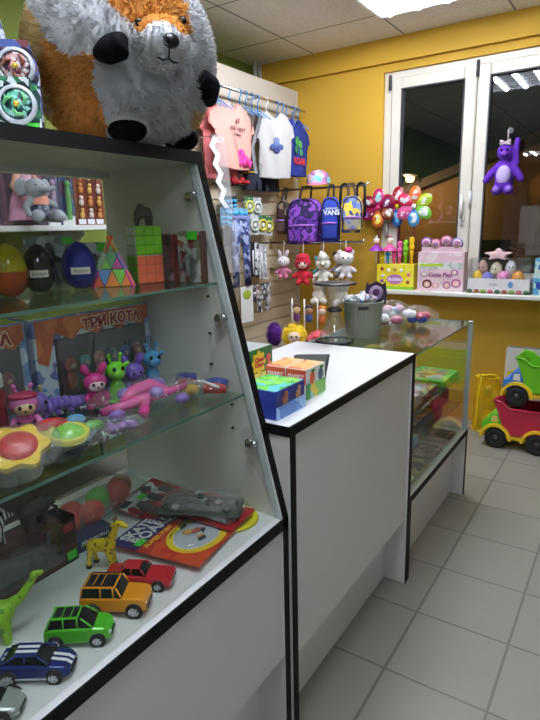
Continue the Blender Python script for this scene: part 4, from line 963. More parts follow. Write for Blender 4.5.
mb=MB(); mb.tube([(.04,-.085,.205),(.07,-.1,.15),(.055,-.115,.10)],[.014,.012,.010],8); mb.build('arm',P((214,160,130),.5),t); mb=MB(); mb.tube([(-.02,-.085,.205),(-.055,-.1,.15),(-.04,-.12,.11)],[.014,.012,.010],8); mb.build('arm',P((214,160,130),.5),t)
MB().box((-.1,-.125,.005),(.1,-.05,.40),.01).build('window_film',CLEAR,t)
carton('pink_box','pale pink carton beside the doll box at the picture edge','box',(SX-.02,-.29,ZS),(.12,.10,.36),R(90),busy([(236,180,210),(220,150,190),(240,206,224)],22),P((226,160,196),.5))
for i,(y,w,pal,lab) in enumerate(((.050,.068,[(120,110,140),(80,90,130),(150,130,160),(70,70,100)],'grey and lilac doll box next to the pink dress doll box'),(.125,.072,[(50,80,140),(40,60,110),(90,130,170),(120,60,70)],'blue doll box between the lilac and brown boxes'))):
    t=carton('doll_box',lab,'boxed doll',(SX,y,ZS),(w,.06,.37),R(90),busy(pal,30,seed=i),P(pal[0],.4),group='doll boxes on the shelf behind the case')
    mb=skel([[(-.006,-.038,.03,.007),(-.004,-.038,.09,.010)],[(.006,-.038,.03,.007),(.004,-.038,.09,.010)],[(0,-.038,.10,.013),(0,-.038,.15,.012)],((0,-.04,.175),(.013,.011,.015))]); mb.build('doll',P([(170,150,180),(90,170,90)][i],.5),t,remesh=.004)
    MB().box((-w*.45,-.0312,.0),(w*.45,-.0302,.04)).build('white_label',P((224,224,224),.4),t)
    MB().box((-w*.45,-.062,.03),(w*.45,-.03,.33),.008).build('window_film',CLEAR,t)
t=carton('figure_set_box','brown box with rows of little golden figures at the end of the doll shelf','boxed toy set',(SX,.250,ZS),(.165,.05,.36),R(90),busy([(110,50,36),(96,44,34),(130,66,44)],18,kind='n'),P((100,46,34),.4))
for r_ in range(4):
    for k in range(3):
        x=-.05+.05*k; z=.045+.055*r_; mb=MB(); mb.ell((x,-.03,z),(.013,.008,.016),10,8); mb.ell((x,-.032,z+.020),(.010,.008,.010),10,8); mb.build('little_figure',P([(206,160,80),(220,200,190),(190,120,50)][(r_+k)%3],.4),t)
for k in range(3): MB().box((-.07+.05*k,-.027,.004),(-.03+.05*k,-.0255,.026)).build('white_label',P((220,226,236),.4),t)
EG=P((150,156,162),.95,bump=.4,bs=120)
t=thing('elephant_plush','grey plush elephant in a dark skirt sitting before the doll box','plush toy',(-1.415,-.125,ZS+.001),R(78))
mb=skel([[(0,0,.045,.038),(-.005,0,.09,.034)],((-.012,-.01,.135),(.042,.04,.040)),[(-.012,-.04,.135,.016),(.015,-.06,.128,.012),(.035,-.066,.135,.010)],[(-.035,-.01,.095,.014),(-.06,-.02,.065,.014),(-.058,-.03,.04,.013)],[(.03,-.01,.09,.013),(.05,-.03,.07,.013)]]); mb.build('body',EG,t,remesh=.005,smooth=3)
for s in (-1,1):
    MB().ell((-.012+s*.045,.005,.14),(.028,.010,.034),14,10,(0,0,s*.5)).build('ear',EG,t)
    mb=MB(); mb.tube([(s*.025,-.03,.03),(s*.04,-.07,.026),(s*.045,-.085,.034)],[.022,.021,.024],12); mb.build('foot',EG,t)
eyes(t,[(-.025,-.048,.146),(.0,-.048,.146)],.003)
mb=MB(); mb.lathe([(.052,.03),(.046,.055),(.038,.075)],22); mb.build('skirt',spotted((34,44,70),(190,190,190),90,.2),t)
mb=MB(); mb.lathe([(.040,.075),(.037,.095),(.033,.108)],22); mb.build('top',P((226,150,130),.8),t)
# low stock behind the case, seen through its open back
t=thing('stock_shelf','low grey stock shelf on the floor behind the display case','shelf',(-1.75,-.2,0))
for z in (.02,.40): MB().box((-.45,-.9,z),(.12,.9,z+.02)).build('board',P((150,150,146),.5),t)
for x in (-.44,.1):
    for y in (-.88,.88): MB().box((x-.015,y-.015,0),(x+.015,y+.015,.42)).build('post',P((140,140,138),.4,.5),t)
t=thing('patterned_carton','box with a blue, black and white chequered print behind the case','box',(-1.68,.275,.4205),R(90)); MB().box((-.15,-.08,0),(.15,.08,.20),.003).build('box_body',busy([(30,36,50),(150,180,210),(220,226,232),(20,22,30)],26),t)
def sack(name,label,loc,w,d,h,c,seed):
    t=thing(name,label,'bag',loc,R(80)); mb=MB()
    def fn(u,v):
        a=2*PI*u; r=(1-.10*math.cos(v*6))*(1 if v<.8 else 1-(v-.8)*3.2); r=r if v>0.02 else .85
        p=Vector((w/2*r*math.copysign(abs(math.cos(a))**.7,math.cos(a)),d/2*r*math.copysign(abs(math.sin(a))**.7,math.sin(a)),h*v)); n_=noise.noise(p*14+Vector((seed,0,0))); p.x+=n_*.02; p.y+=n_*.02; return p
    mb.grid(fn,28,14,True,cu=True); mb.build('bag_body',P(c,.35),t); 
    mb=MB(); mb.tube([(-.04,0,h*.92),(-.03,0,h+.05),(.03,0,h+.05),(.04,0,h*.92)],.008,8); mb.build('handle',P(c,.35),t); return t
sack('black_bag','black bag on the stock shelf behind the case',(-1.62,-.01,.4205),.20,.2,.20,(22,22,24),1)
sack('grey_bag','pale grey carrier bag on the stock shelf beside the black bag',(-1.60,-.27,.4205),.24,.2,.22,(170,172,176),4)
sack('green_bag','dull green bag at the near end of the stock shelf',(-1.60,-.56,.4205),.26,.2,.24,(70,84,70),6)
# ------------------------------------------------------------------ goods on the white counter
ZT=.9775
t=carton('candy_display_box','blue candy box with bright green top nearest the corner of the white counter','box',(-.212,-.330,ZT),(.142,.120,.076),R(90),busy([(40,60,150),(50,80,170),(30,40,110),(60,50,120)],30),P((40,60,150),.35),busy([(110,220,60),(60,190,70),(90,200,230),(150,230,90)],40))
MB().box((-.073,-.062,0),(.073,-.0602,.034)).build('tray_front',busy([(110,160,220),(80,130,200),(150,190,230)],30),t)
for x,c in ((-.03,(150,90,60)),(.035,(170,120,80))):
    mb=MB(); mb.ell((x,-.0612,.045),(.014,.002,.012),10,8); mb.ell((x+.006,-.0612,.060),(.009,.002,.008),10,8); mb.build('printed_figure',P(c,.4),t)
OR=busy([(240,150,70),(246,190,110),(232,110,60),(250,210,150)],28)
for i,(x,lab) in enumerate(((-.205,'orange and white sweets carton with green tray beside the blue candy box'),(-.2735,'orange and white sweets carton between the green carton and the other sweets carton'))):
    t=carton('sweets_carton',lab,'box',(x,-.158,ZT),(.066,.114,.088),0,P((232,220,210),.4),busy([(236,232,226),(226,226,222),(210,214,216)],20),OR,group='orange sweets cartons')
    MB().box((-.032,-.0582,.045),(.032,-.0568,.086)).build('printed_band',P((214,92,50),.4),t)
    text('SWEET',.017,P((250,236,220),.4),t,(.0,-.0588,.065),bold=.0006); text('box',.016,P((206,90,50),.4),t,(.0,-.0588,.033))
    if i==0:
        MB().box((.0328,-.057,0),(.0342,.057,.042)).build('yellow_tray',busy([(230,210,50),(120,190,80),(150,210,220)],24),t)
        MB().box((.0326,-.0575,0),(.035,-.035,.045)).build('green_corner',P((40,140,60),.4),t)
        for y,c in ((-.022,(206,90,50)),(.028,(70,100,120))):
            mb=MB(); mb.ell((.0335,y,.058),(.002,.015,.019),10,8); mb.build('printed_figure',P(c,.4),t)
            mb=MB(); mb.ell((.0342,y+.004,.079),(.002,.012,.005),10,8); mb.build('printed_leaf',P((60,130,60),.4),t)
t=carton('lollipop_carton','tall green lollipop carton with a yellow flower emblem behind the blue candy box','box',(-.437,-.130,ZT),(.15,.10,.112),R(90),P((36,110,44),.4),P((40,120,50),.4),P((190,196,196),.4))
MB().box((-.075,-.0512,0),(.075,-.0498,.034)).build('yellow_band',busy([(220,200,60),(236,214,90),(190,180,60)],24),t)
mb=MB(); mb.prism([((.034+.005*math.cos(8*a))*math.cos(a)-.005,(.034+.005*math.cos(8*a))*math.sin(a)+.068) for a in [2*PI*k/64 for k in range(64)]],'y',-.0522,-.050); mb.build('flower_emblem',P((246,206,30),.4),t)
text('Chupa\nChups',.019,P((206,40,30),.4),t,(-.005,-.0528,.069),bold=.0008,shear=.2)
MB().ell((.05,-.0505,.075),(.014,.002,.012),12,8).build('printed_strawberry',P((230,90,70),.4),t); MB().ell((.055,-.0505,.05),(.014,.002,.012),12,8).build('printed_strawberry',P((236,120,80),.4),t)
t=thing('foil_pouch','dark grey foil pouch leaning behind the orange sweets cartons','pouch',(-.255,-.078,ZT),R(-8)); mb=MB()
mb.grid(lambda u,v:((u-.5)*.13,.03*v-.006*math.sin(PI*u)*math.sin(PI*v),(.080+.018*u)*v),12,8); mb.grid(lambda u,v:((.5-u)*.13,.012+.03*v+.008*math.sin(PI*u)*math.sin(PI*v),(.080+.018*(1-u))*v),12,8); mb.build('pouch_body',P((120,124,124),.3,.3),t)
# ------------------------------------------------------------------ on the low glass counter
ZG=.9625
t=thing('dispenser_stand','clear hourglass shaped stand with black rims on the glass counter','display stand',(-.500,.612,ZG)); t.scale=(.93,.93,1)
CL=thin((244,246,248),.16,.05,white=.07,name='clear_acrylic')
MB().lathe([(.088,.0),(.092,.004),(.090,.012),(.080,.014),(.076,.008)],36).build('base_rim',P((26,30,44),.35),t)
MB().lathe([(.078,.012),(.070,.035),(.045,.075),(.030,.110),(.024,.135)],36).build('lower_cone',CL,t)
MB().lathe([(.024,.134),(.034,.136),(.035,.150),(.024,.152)],28).build('waist_ring',P((24,26,32),.4),t)
MB().lathe([(.024,.150),(.034,.180),(.052,.215),(.070,.245),(.078,.256)],36).build('upper_cone',CL,t)
MB().lathe([(.0,.262),(.086,.260),(.098,.256),(.098,.251),(.070,.250),(0,.252)],36).build('top_disc',P((26,28,36),.35),t)
t=thing('plastic_basket','ribbed grey plastic basket beside the hourglass stand','basket',(-.458,.815,ZG))
def bk(u,v):
    a=2*PI*u; r=.074+.016*v+(.0016*math.cos(a*40) if .1<v<.86 else .002); return (r*math.cos(a),r*math.sin(a),.158*v)
mb=MB(); mb.grid(bk,240,8,True,cu=True); mb.lathe([(.0,.002),(.07,.002)],24); mb.build('basket_wall',P((150,152,136),.5),t)
MB().lathe([(.089,.150),(.094,.154),(.093,.160),(.088,.159),(.086,.150)],36).build('rim',P((158,160,144),.5),t)
mb=MB(); mb.grid(lambda u,v:((.0915)*math.cos(-1.15+.5*(u-.5)),(.0915)*math.sin(-1.15+.5*(u-.5)),.128+.016*v),8,3); mb.build('handle_slot',P((50,50,46),.6),t)
BKP=[('white and blue crumpled sweet pack in the ribbed basket',(-.480,.780,1.106),(214,222,232),.11,.3),('pale pink crumpled sweet pack in the ribbed basket',(-.430,.800,1.110),(226,196,206),.10,1.1),('silvery crumpled sweet pack at the back of the basket',(-.462,.855,1.112),(180,190,200),.11,2.0)]
for i,(lab,loc,c,w,a) in enumerate(BKP):
    t=thing('sweet_pack',lab,'sweet pack',loc,a,'packs in the ribbed basket'); pillow(w,.07,.045,seed=20+i,amp=.3).build('pack_body',busy([c,(236,236,240),tuple(int(x*.6) for x in c),(100,150,210)],40,rough=.2),t)
t=thing('badge_card','dark purple notched card standing up in the ribbed basket','card',(-.410,.845,1.105),R(34)); mb=MB()
mb.prism([(-.045,0),(.045,0),(.05,.05),(.042,.10),(.03,.088),(0,.104),(-.03,.088),(-.042,.10),(-.05,.05)],'y',-.002,.002); mb.build('card_body',P((56,44,72),.4),t)
mb=MB(); mb.lathe([(.016,0),(.032,0),(.032,.003),(.016,.003)],24); o=mb.build('lilac_ring',P((190,160,200),.4),t); o.location=(0,-.002,.052); o.rotation_euler=(PI/2,0,0)
MB().ell((0,-.003,.05),(.012,.003,.012),12,8).build('centre_dot',P((110,50,110),.4),t)
for i,(lab,loc,rz,c1,c2,c3) in enumerate((('film bag with white and pink toys on the glass counter behind the basket',(-.430,1.010,ZG),.3,(236,214,224),(206,110,150),(240,240,240)),('film bag with blue ball and red toys nearest the counter end',(-.330,1.175,ZG),.6,(30,60,170),(206,50,80),(230,232,236)),('pale film bag of toys at the far corner of the glass counter',(-.505,1.300,ZG),.1,(214,224,232),(120,170,210),(226,180,200)))):
    t=thing('bagged_toy',lab,'bagged toy',loc,rz,'film bags on the glass counter')
    for k in range(6): MB().ell((random.uniform(-.06,.06),random.uniform(-.03,.03),.03+.012*(k%3)),(.028,.024,.022),12,8).build('toy_piece',P([c1,c2,c3][k%3],.4),t)
    pillow(.21,.13,.10,seed=30+i).build('film_bag',FILM,t)
# inside the low glass counter
ZA=.6705; ZB=.5305; ZC_=.3735
def flatbox(name,label,loc,size,rz,top,side,group='boxed toys in the glass counter',deco=True):
    w,d,h=size; t=thing(name,label,'boxed toy',loc,rz,group)
    MB().box((-w/2,-d/2,0),(w/2,d/2,h),.002,{'+z':1}).build('box_body',[side,top],t)
    if deco: MB().box((-w*.36,-d*.34,h),(w*.36,d*.34,h+.0012)).build('lid_picture',busy([(206,210,220),(120,140,170),(226,190,70),(190,90,80)],24,seed=len(bpy.data.objects)),t)
    return t
flatbox('game_box','lime green flat game box on the upper glass shelf of the counter',(-.262,1.255,ZA),(.265,.20,.030),R(90),busy([(120,206,60),(170,220,110),(90,180,60)],16,kind='n'),P((126,206,40),.4))
flatbox('pink_tray_pack','pink and brown toy pack nearest the white counter on the upper glass shelf',(-.275,.72,ZA),(.26,.20,.055),R(90),busy([(206,150,160),(120,70,80),(230,210,210)],30),P((200,170,160),.4))
flatbox('mixed_toy_box','multicoloured toy box between the pink pack and the lime game box',(-.285,.99,ZA),(.22,.20,.022),R(90),busy([(190,60,70),(230,200,80),(90,150,90)],30),P((170,70,80),.4))
flatbox('dark_game_box','dark navy game box with an orange edge on the lower glass shelf',(-.255,.915,ZB),(.36,.20,.050),R(90),busy([(30,36,60),(40,50,90),(20,24,40)],18),P((26,28,40),.4))
flatbox('light_blue_box','light blue picture box on the lower glass shelf beside the white counter',(-.245,.61,ZB),(.20,.20,.040),R(90),busy([(110,160,200),(200,210,220),(140,180,120)],20),P((90,150,190),.4))
flatbox('red_toy_box','red toy box at the end of the lower glass shelf',(-.30,1.245,ZB),(.24,.20,.075),R(90),P((160,50,60),.4),P((170,56,66),.4))
for i,(lab,x,y,c) in enumerate((('flat brown and orange toy pack on the counter deck by the corner post',-.235,1.21,(150,110,80)),('flat grey and violet toy pack in the middle of the counter deck',-.235,.98,(130,120,120)),('flat olive toy pack on the counter deck',-.235,.775,(150,146,96)),('flat pale green toy pack on the counter deck beside the white counter',-.235,.59,(160,176,130)))):
    t=flatbox('flat_toy_pack',lab,(x,y,ZC_),(.175,.20,.020),R(90),busy([c,tuple(int(q*.55) for q in c),tuple(min(255,int(q*1.4)) for q in c),(90,80,110)],26,seed=i),P(c,.4),'flat packs on the counter deck',deco=False)
    pillow(.18,.205,.03,seed=40+i,amp=.1).build('film_wrap',FILM,t)
for i,(y,c,lab) in enumerate(((.74,(226,100,140),'pink upright carton at the back of the upper glass shelf'),(.87,(230,130,150),'rose upright carton at the back of the upper glass shelf'),(.975,(120,206,60),'green upright carton at the back of the upper glass shelf'),(1.06,(240,190,50),'yellow upright carton at the back of the upper glass shelf'))):
    carton('upright_carton',lab,'box',(-.50,y,ZA),(.10 if i<2 else .07,.08,.19),R(90),busy([c,tuple(min(255,int(q*1.2)) for q in c),(240,230,230)],30,seed=i),P(c,.4),group='upright cartons in the glass counter')
# ------------------------------------------------------------------ windowsill
ZW=.9855
t=carton('bubble_wand_box','yellow counter box holding bubble wands on the windowsill','display box',(-.930,2.50,ZW),(.285,.10,.185),0,busy([(244,226,40),(240,220,50),(250,236,90)],20),P((236,216,40),.4))
MB().box((-.142,-.0508,0),(.142,-.0495,.022)).build('green_band',P((150,206,60),.4),t)
mb=MB(); mb.prism([(.062*math.cos(a),.036*math.sin(a)+.075) for a in [2*PI*k/32 for k in range(32)]],'y',-.052,-.049); mb.build('lilac_oval',P((190,120,190),.4),t)
text('Bubbles',.034,P((250,240,250),.4),t,(0,-.0525,.075),shear=.2,bold=.0008)
for x,z,c in ((-.10,.15,(180,70,70)),(-.05,.14,(230,230,230)),(.0,.145,(200,150,100)),(.05,.14,(240,240,240)),(.10,.055,(160,90,60)),(.105,.11,(236,120,160)),(-.10,.06,(130,80,160)),(-.095,.10,(236,236,220))): MB().ell((x,-.051,z),(.014,.002,.014),10,8).build('printed_figure',P(c,.4),t)
wc=[((246,216,30),1.27),((60,160,226),1.285),((240,70,150),1.275),((246,110,180),1.335),((126,206,40),1.345),((250,200,30),1.365)]
for i,(c,zt) in enumerate(wc):
    x=-1.045+i*.045; nm=['yellow','blue','deep pink','light pink','lime green','amber'][i]
    t=thing('bubble_wand','%s bubble wand standing in the yellow counter box'%nm,'bubble wand',(x,2.485,ZW+.1865),0,'bubble wands in the yellow counter box'); h=zt-ZW-.1865
    mb=MB(); mb.lathe([(0,0),(.012,.001),(.012,h*.30),(.016,h*.34),(.016,h*.46),(.012,h*.50)],14); mb.build('tube',P(c,.25,coat=.3),t)
    mb=MB(); mb.lathe([(.010,h*.48),(.020,h*.56),(.020,h*.68),(.012,h*.74),(.019,h*.82),(.019,h*.94),(.008,h)],14,caps=True); mb.build('topper',P(c,.25,coat=.3),t)
    for s in (-1,1): MB().ell((s*.006,-.0175,h*.93),(.0025,.002,.003),6,5).build('eye',BLACK,t)
def pinwheel(label,loc,pets,hubc,r=.082,pr=(.062,.046)):
    t=thing('pinwheel',label,'pinwheel',(loc[0]-.035,2.575 if loc[0]<-1 or loc[0]>-.9 else 2.612,ZW+.001),0,'pinwheels behind the bubble wands'); h=loc[2]-ZW
    MB().tube([(0,.02,0),(0,.012,h*.6),(0,.006,h)],.005,8).build('stick',P((110,30,50),.4),t)
    for k,(c1,c2) in enumerate(pets):
        a=2*PI*k/len(pets)+.5
        def f(u,v,a=a): 
            an=2*PI*u; q=Vector((v*pr[0]*math.cos(an),0,v*pr[1]*math.sin(an))); q.y=-.012*(1-v*v)+.02*q.z
            x=q.x*math.cos(a)-q.z*math.sin(a); z=q.x*math.sin(a)+q.z*math.cos(a); return (x+r*math.cos(a),q.y-.012,z+h+r*math.sin(a))
        mb=MB(); mb.grid(f,24,5,True,cu=True); o=mb.build('petal',P(c1,.2,coat=.4),t)
        def f2(u,v,a=a):
            p=f(u,v*.62); return (p[0],p[1]-.003,p[2])
        mb=MB(); mb.grid(f2,18,4,True,cu=True); mb.build('petal_print',busy([c2,c1,tuple(min(255,q+60) for q in c2),(230,230,230)],34,seed=k),o)
    MB().ell((0,-.022,h),(.018,.012,.018),12,8).build('hub',P(hubc,.3),t)
    return t
dr=(140,20,60); mg=(206,40,110); pu=(110,50,120)
pinwheel('dark magenta and violet pinwheel nearest the yellow wall',(-1.085,2.485,1.578),[(dr,pu),(mg,(90,190,210)),((120,20,50),(200,60,80)),(dr,(140,90,170)),((226,110,50),(246,220,70)),((110,50,30),(150,80,50))],mg)
pinwheel('red and pink pinwheel with a yellow hub in the middle of the bunch',(-.945,2.505,1.585),[((206,30,50),(236,70,80)),((170,16,40),(220,200,200)),((190,20,50),(120,20,40)),((150,30,90),(190,80,120)),((40,110,190),(60,150,210)),((226,90,150),(246,200,216))],(246,206,40))
pinwheel('orange, lime and blue pinwheel with a white hub nearest the window handle',(-.805,2.47,1.580),[((170,200,50),(226,236,120)),((230,120,40),(200,80,50)),((214,50,90),(236,150,170)),((220,90,150),(246,190,210)),((60,150,216),(200,226,240)),((110,190,60),(190,220,190))],(236,236,236))
for i,(x,c) in enumerate(((-1.085,(150,50,170)),(-.985,(230,90,160)))):
    t=thing('fairy_stick_toy','%s skirted fairy toy on a stick above the yellow box'%('violet' if i==0 else 'pink'),'toy figure',(x,2.46+.018*i,ZW+.192),0,'fairy stick toys on the windowsill'); 
    MB().tube([(0,0,0),(0,0,.11)],.004,8).build('stick',P((230,230,230),.4),t)
    MB().lathe([(.054,.09),(.05,.10),(.024,.125),(.012,.135)],20).build('skirt',P(c,.4),t); MB().ell((0,0,.155),(.022,.02,.02),14,10).build('head',P((240,206,180),.5),t); MB().ell((0,.002,.168),(.025,.022,.016),14,10).build('hair',P((240,236,226),.5),t); MB().ell((0,0,.19),(.01,.01,.01),8,6).build('hair_bun',P((240,236,226) if i==0 else (226,60,90),.5),t)
# pink counter box
t=carton('pink_display_box','pale pink counter box with round header discs in the middle of the windowsill','display box',(-.597,2.50,ZW),(.325,.10,.275),0,busy([(236,206,214),(230,196,206),(240,220,224)],14,kind='n'),P((232,200,208),.4))
MB().box((-.155,-.0515,.155),(.155,-.0495,.20)).build('clear_band',busy([(220,220,220),(190,200,190),(230,236,230)],40),t)
MB().box((-.15,-.0525,.175),(.02,-.050,.192)).build('green_strip',P((190,216,60),.4),t)
text('Cutie Pies',.040,P((150,60,130),.4),t,(-.0,-.053,.115),shear=.15,bold=.001)
for x,z,c,r_ in ((-.09,.05,(110,50,50),.036),(.05,.045,(196,120,160),.03),(.115,.06,(200,110,160),.036),(-.115,.12,(190,170,200),.026),(.10,.135,(180,110,170),.026),(-.03,.04,(226,170,180),.026)):
    MB().ell((x,-.050,z),(r_,.003,r_*.9),14,8).build('printed_figure',P(c,.4),t); MB().ell((x,-.0525,z-.004),(r_*.6,.002,r_*.55),10,6).build('printed_face',P((246,214,196),.4),t)
for x,z,c in ((-.11,.335,(130,90,160)),(-.045,.322,(216,120,160)),(.03,.345,(200,110,150)),(.105,.33,(140,130,190))):
    mb=MB(); mb.cyl((x,-.04,z),(x,-.034,z),.042,n=24); o=mb.build('header_disc',P(c,.4),t); MB().cyl((x,-.043,z),(x,-.0395,z),.030,n=20).build('disc_face',P((236,206,200),.4),o); MB().ell((x,-.044,z+.006),(.022,.003,.018),10,6).build('disc_print',P((170,110,150),.4),o)
MB().box((-.14,-.042,.27),(.14,-.036,.31)).build('header_card',P((226,190,206),.4),t)
# white tray with clear lid
t=thing('toy_tray','white counter tray under a clear cover on the windowsill','display box',(-.205,2.50,ZW)); tw,td=.40,.12
mb=MB(); mb.box((-tw/2,-td/2,0),(tw/2,td/2,.006)); mb.box((-tw/2,-td/2,0),(tw/2,-td/2+.004,.10)); mb.box((-tw/2,td/2-.004,0),(tw/2,td/2,.10)); mb.box((-tw/2,-td/2,0),(-tw/2+.004,td/2,.10)); mb.box((tw/2-.004,-td/2,0),(tw/2,td/2,.10)); mb.build('tray',P((230,228,230),.4),t)
mb=MB()
for k in range(9): MB().ell((-.18+.045*k,-td/2-.0005,.014),(.020,.002,.014),10,6).build('printed_dot',P([(60,90,60),(150,90,60),(110,150,60),(190,90,110)][k%4],.4),t)
text('toys',.03,P((130,130,160),.4),t,(-.03,-td/2-.001,.062)); MB().ell((.08,-td/2-.0005,.062),(.016,.002,.022),10,6).build('printed_badge',P((100,150,200),.4),t)
MB().box((-tw/2+.006,-td/2+.006,.09),(tw/2-.006,td/2-.006,.235),.01).build('clear_cover',CLEAR,t)
TT=[('yellow',(-.145,-.01,.03),(246,200,40),.036,.10),('blue-violet',(-.08,0,.03),(130,130,206),.045,.09),('striped brown and white',(-.12,.02,.10),(200,160,150),.036,.10),('pink',(.025,-.01,.03),(240,150,196),.045,.10),('cream',(-.03,.015,.09),(236,226,190),.04,.10),('orange',(.115,0,.03),(236,160,60),.045,.10),('white',(.06,.02,.11),(236,236,240),.036,.09)]
for nm,p,c,r_,h in TT:
    q=thing('squeeze_toy','%s soft squeeze toy inside the covered white tray'%nm,'soft toy',(-.205+p[0],2.50+p[1],ZW+p[2]+.02),random.uniform(-.5,.5),'squeeze toys in the covered tray'); 
    MB().lathe([(0,0),(r_*.8,.002),(r_,h*.35),(r_*.8,h*.75),(r_*.35,h*.95),(0,h)],20).build('body',P(c,.4),q)
    for s in (-1,1): MB().ell((s*r_*.3,-r_*.85,h*.5),(.005,.003,.006),8,6).build('eye',BLACK,q)
t=thing('star_toy','pale pink star shaped toy lying on top of the covered tray','soft toy',(-.225,2.50,ZW+.2365),.0); mb=MB()
mb.prism([((.10 if k%2==0 else .048)*math.cos(PI/2+k*PI/5),(.045 if k%2==0 else .024)*math.sin(PI/2+k*PI/5)+.02) for k in range(10)],'y',-.03,.03); mb.ell((0,0,.02),(.05,.035,.02),14,8); fixn(mb.build('star_body',P((240,200,206),.5),t,remesh=.006,smooth=2))
mb=MB(); mb.ell((-.02,-.03,.028),(.008,.006,.006),8,6); mb.build('bead',P((240,190,110),.4),t)
t=carton('blue_toy_box','pale blue and green toy box beside the covered tray','box',(.085,2.51,ZW),(.15,.09,.235),0,busy([(90,170,210),(200,226,216),(60,120,190)],20),P((120,190,210),.4))
for x,z,c in ((-.03,.06,(40,60,150)),(.02,.11,(90,180,220)),(-.02,.15,(230,236,230))): MB().ell((x,-.046,z),(.03,.003,.026),12,8).build('printed_figure',P(c,.4),t)
# purple plush on the pane
t=thing('purple_plush','purple long-armed plush monkey hanging from a suction hook on the window','plush toy',(-.243,2.60,1.64))
PP=P((92,36,170),.9,bump=.4,bs=160); 
mb=skel([[(0,0,.07,.062),(0,0,.15,.056)],((0,-.008,.262),(.056,.05,.056)),[(-.04,0,.18,.026),(-.085,-.006,.135,.026),(-.115,-.01,.09,.024)],[(.04,0,.18,.026),(.08,-.006,.13,.026),(.105,-.01,.09,.025)],[(.045,.0,.27,.024),(.068,.0,.33,.022),(.060,0,.25,.024),(.072,0,.19,.02)],[(-.03,-.01,.03,.033),(-.038,-.03,.022,.034)],[(.03,-.01,.03,.033),(.038,-.03,.022,.034)]]); mb.build('body',PP,t,remesh=.008,smooth=4)
MB().ell((0,-.036,.115),(.046,.032,.066),18,12).build('belly',P((190,170,226),.9),t)
for s in (-1,1): MB().ell((s*.04,-.058,.028),(.020,.010,.020),12,8).build('foot_pad',P((150,110,216),.9),t); 
for s in (-1,1): MB().ell((s*.018,-.056,.275),(.007,.005,.008),8,6).build('eye',BLACK,t)
MB().ell((0,-.058,.25),(.022,.014,.016),12,8).build('muzzle',P((130,70,200),.9),t)
mb=MB()
for s in (-1,1): mb.tube([(0,-.04,.318),(s*.03,-.045,.332),(s*.032,-.042,.308),(0,-.04,.318)],.009,8)
mb.build('bow',P((216,200,206),.6),t)
t=thing('suction_hook','clear suction hook on the pane above the purple plush','hook',(-.238,2.625,2.045)); mb=MB(); mb.lathe([(.006,0),(.010,.006),(.020,.022),(.022,.026),(0,.024)],18); o=mb.build('suction_cup',thin((230,225,225),.2,.05,white=.25,name='rubber'),t); o.rotation_euler=(-PI/2,0,0); o.location=(0,.015,0)
MB().tube([(0,.0,0),(0,-.012,-.01),(0,-.016,-.04),(0,-.01,-.075)],.004,8).build('hook_cord',P((200,180,190),.4),t)
# ------------------------------------------------------------------ floor by the window: trucks and bag
def truck(label,loc,rz,cabc,dumpc,winc):
    t=thing('toy_truck',label,'toy truck',loc,rz,'plastic tipper trucks by the radiator'); YL=P((246,206,40),.35); CB=P(cabc,.35); W=.11
    mb=MB(); mb.prism([(0,.085),(.0,.165),(.035,.175),(.055,.225),(.125,.235),(.135,.10),(.135,.085)],'y',-W,W); mb.build('cab',CB,t)
    MB().prism([(.058,.175),(.063,.215),(.098,.220),(.104,.175)],'y',-W-.002,-W+.002).build('side_window',P(winc,.3),t)
    MB().prism([(.036,.180),(.053,.222),(.049,.222),(.032,.180)],'y',-W*.8,W*.8).build('windscreen',P(winc,.3),t)
    MB().ell((.03,-W+.03,.14),(.012,.03,.012),8,6).build('headlight',YL,t)
    mb=MB(); mb.box((-.012,-W-.004,.070),(.46,W+.004,.098),.004); mb.build('chassis',YL,t)
    for cx in (.092,.345):
        mb=MB(); po=[(cx+.100*math.cos(a),.066+.100*math.sin(a)) for a in [PI*k/12 for k in range(13)]]+[(cx-.082,.066),]+[(cx+.082*math.cos(a),.066+.082*math.sin(a)) for a in [PI*(12-k)/12 for k in range(1,13)]]
        for s in (-1,1): fixn(MB().prism(po,'y',s*(W+.012)-.012,s*(W+.012)+.012).build('mudguard',YL,t))
        for s in (-1,1):
            mb=MB(); mb.lathe([(.03,-.024),(.058,-.026),(.068,-.018),(.068,.018),(.058,.026),(.03,.024),(.02,.016),(0,.016)],24); o=mb.build('wheel',P((24,24,26),.6),t); o.location=(cx,s*(W-.004),.068); o.rotation_euler=(-s*PI/2,0,0)
            MB().lathe([(.024,.018),(.02,.026),(0,.028)],16).build('hub_cap',P((40,40,44),.4),o)
    DM=P(dumpc,.35)
    mb=MB(); i0=[(.150,.105),(.455,.120),(.50,.30),(.075,.325)]; 
    for s in (-1,1): mb.prism([(.150,.105),(.455,.120),(.50,.285),(.17,.275),(.12,.315),(.065,.325),(.085,.285)],'y',s*(W+.004),s*(W+.010))
    mb.prism([(.150,.105),(.455,.120),(.455,.128),(.153,.113)],'y',-W,W); mb.prism([(.150,.105),(.158,.105),(.100,.285),(.075,.325),(.065,.325),(.085,.285)],'y',-W,W); mb.prism([(.455,.120),(.50,.285),(.492,.285),(.447,.122)],'y',-W,W)
    fixn(mb.build('dump_bed',DM,t))
    for s in (-1,1):
        MB().tube([(.065,s*(W+.010),.326),(.12,s*(W+.010),.318),(.17,s*(W+.010),.279),(.50,s*(W+.010),.289)],.007,8).build('bed_rim',DM,t)
    return t
truck('lower plastic tipper truck with green cab and dark red dump bed on the floor',(-.185,2.29,0),R(-3),(90,190,40),(186,40,70),(226,214,120))
truck('upper plastic tipper truck with blue cab and green dump bed riding in the red truck',(-.075,2.30,.296),R(-3),(50,120,206),(110,196,40),(226,226,220))
o=bpy.data.objects
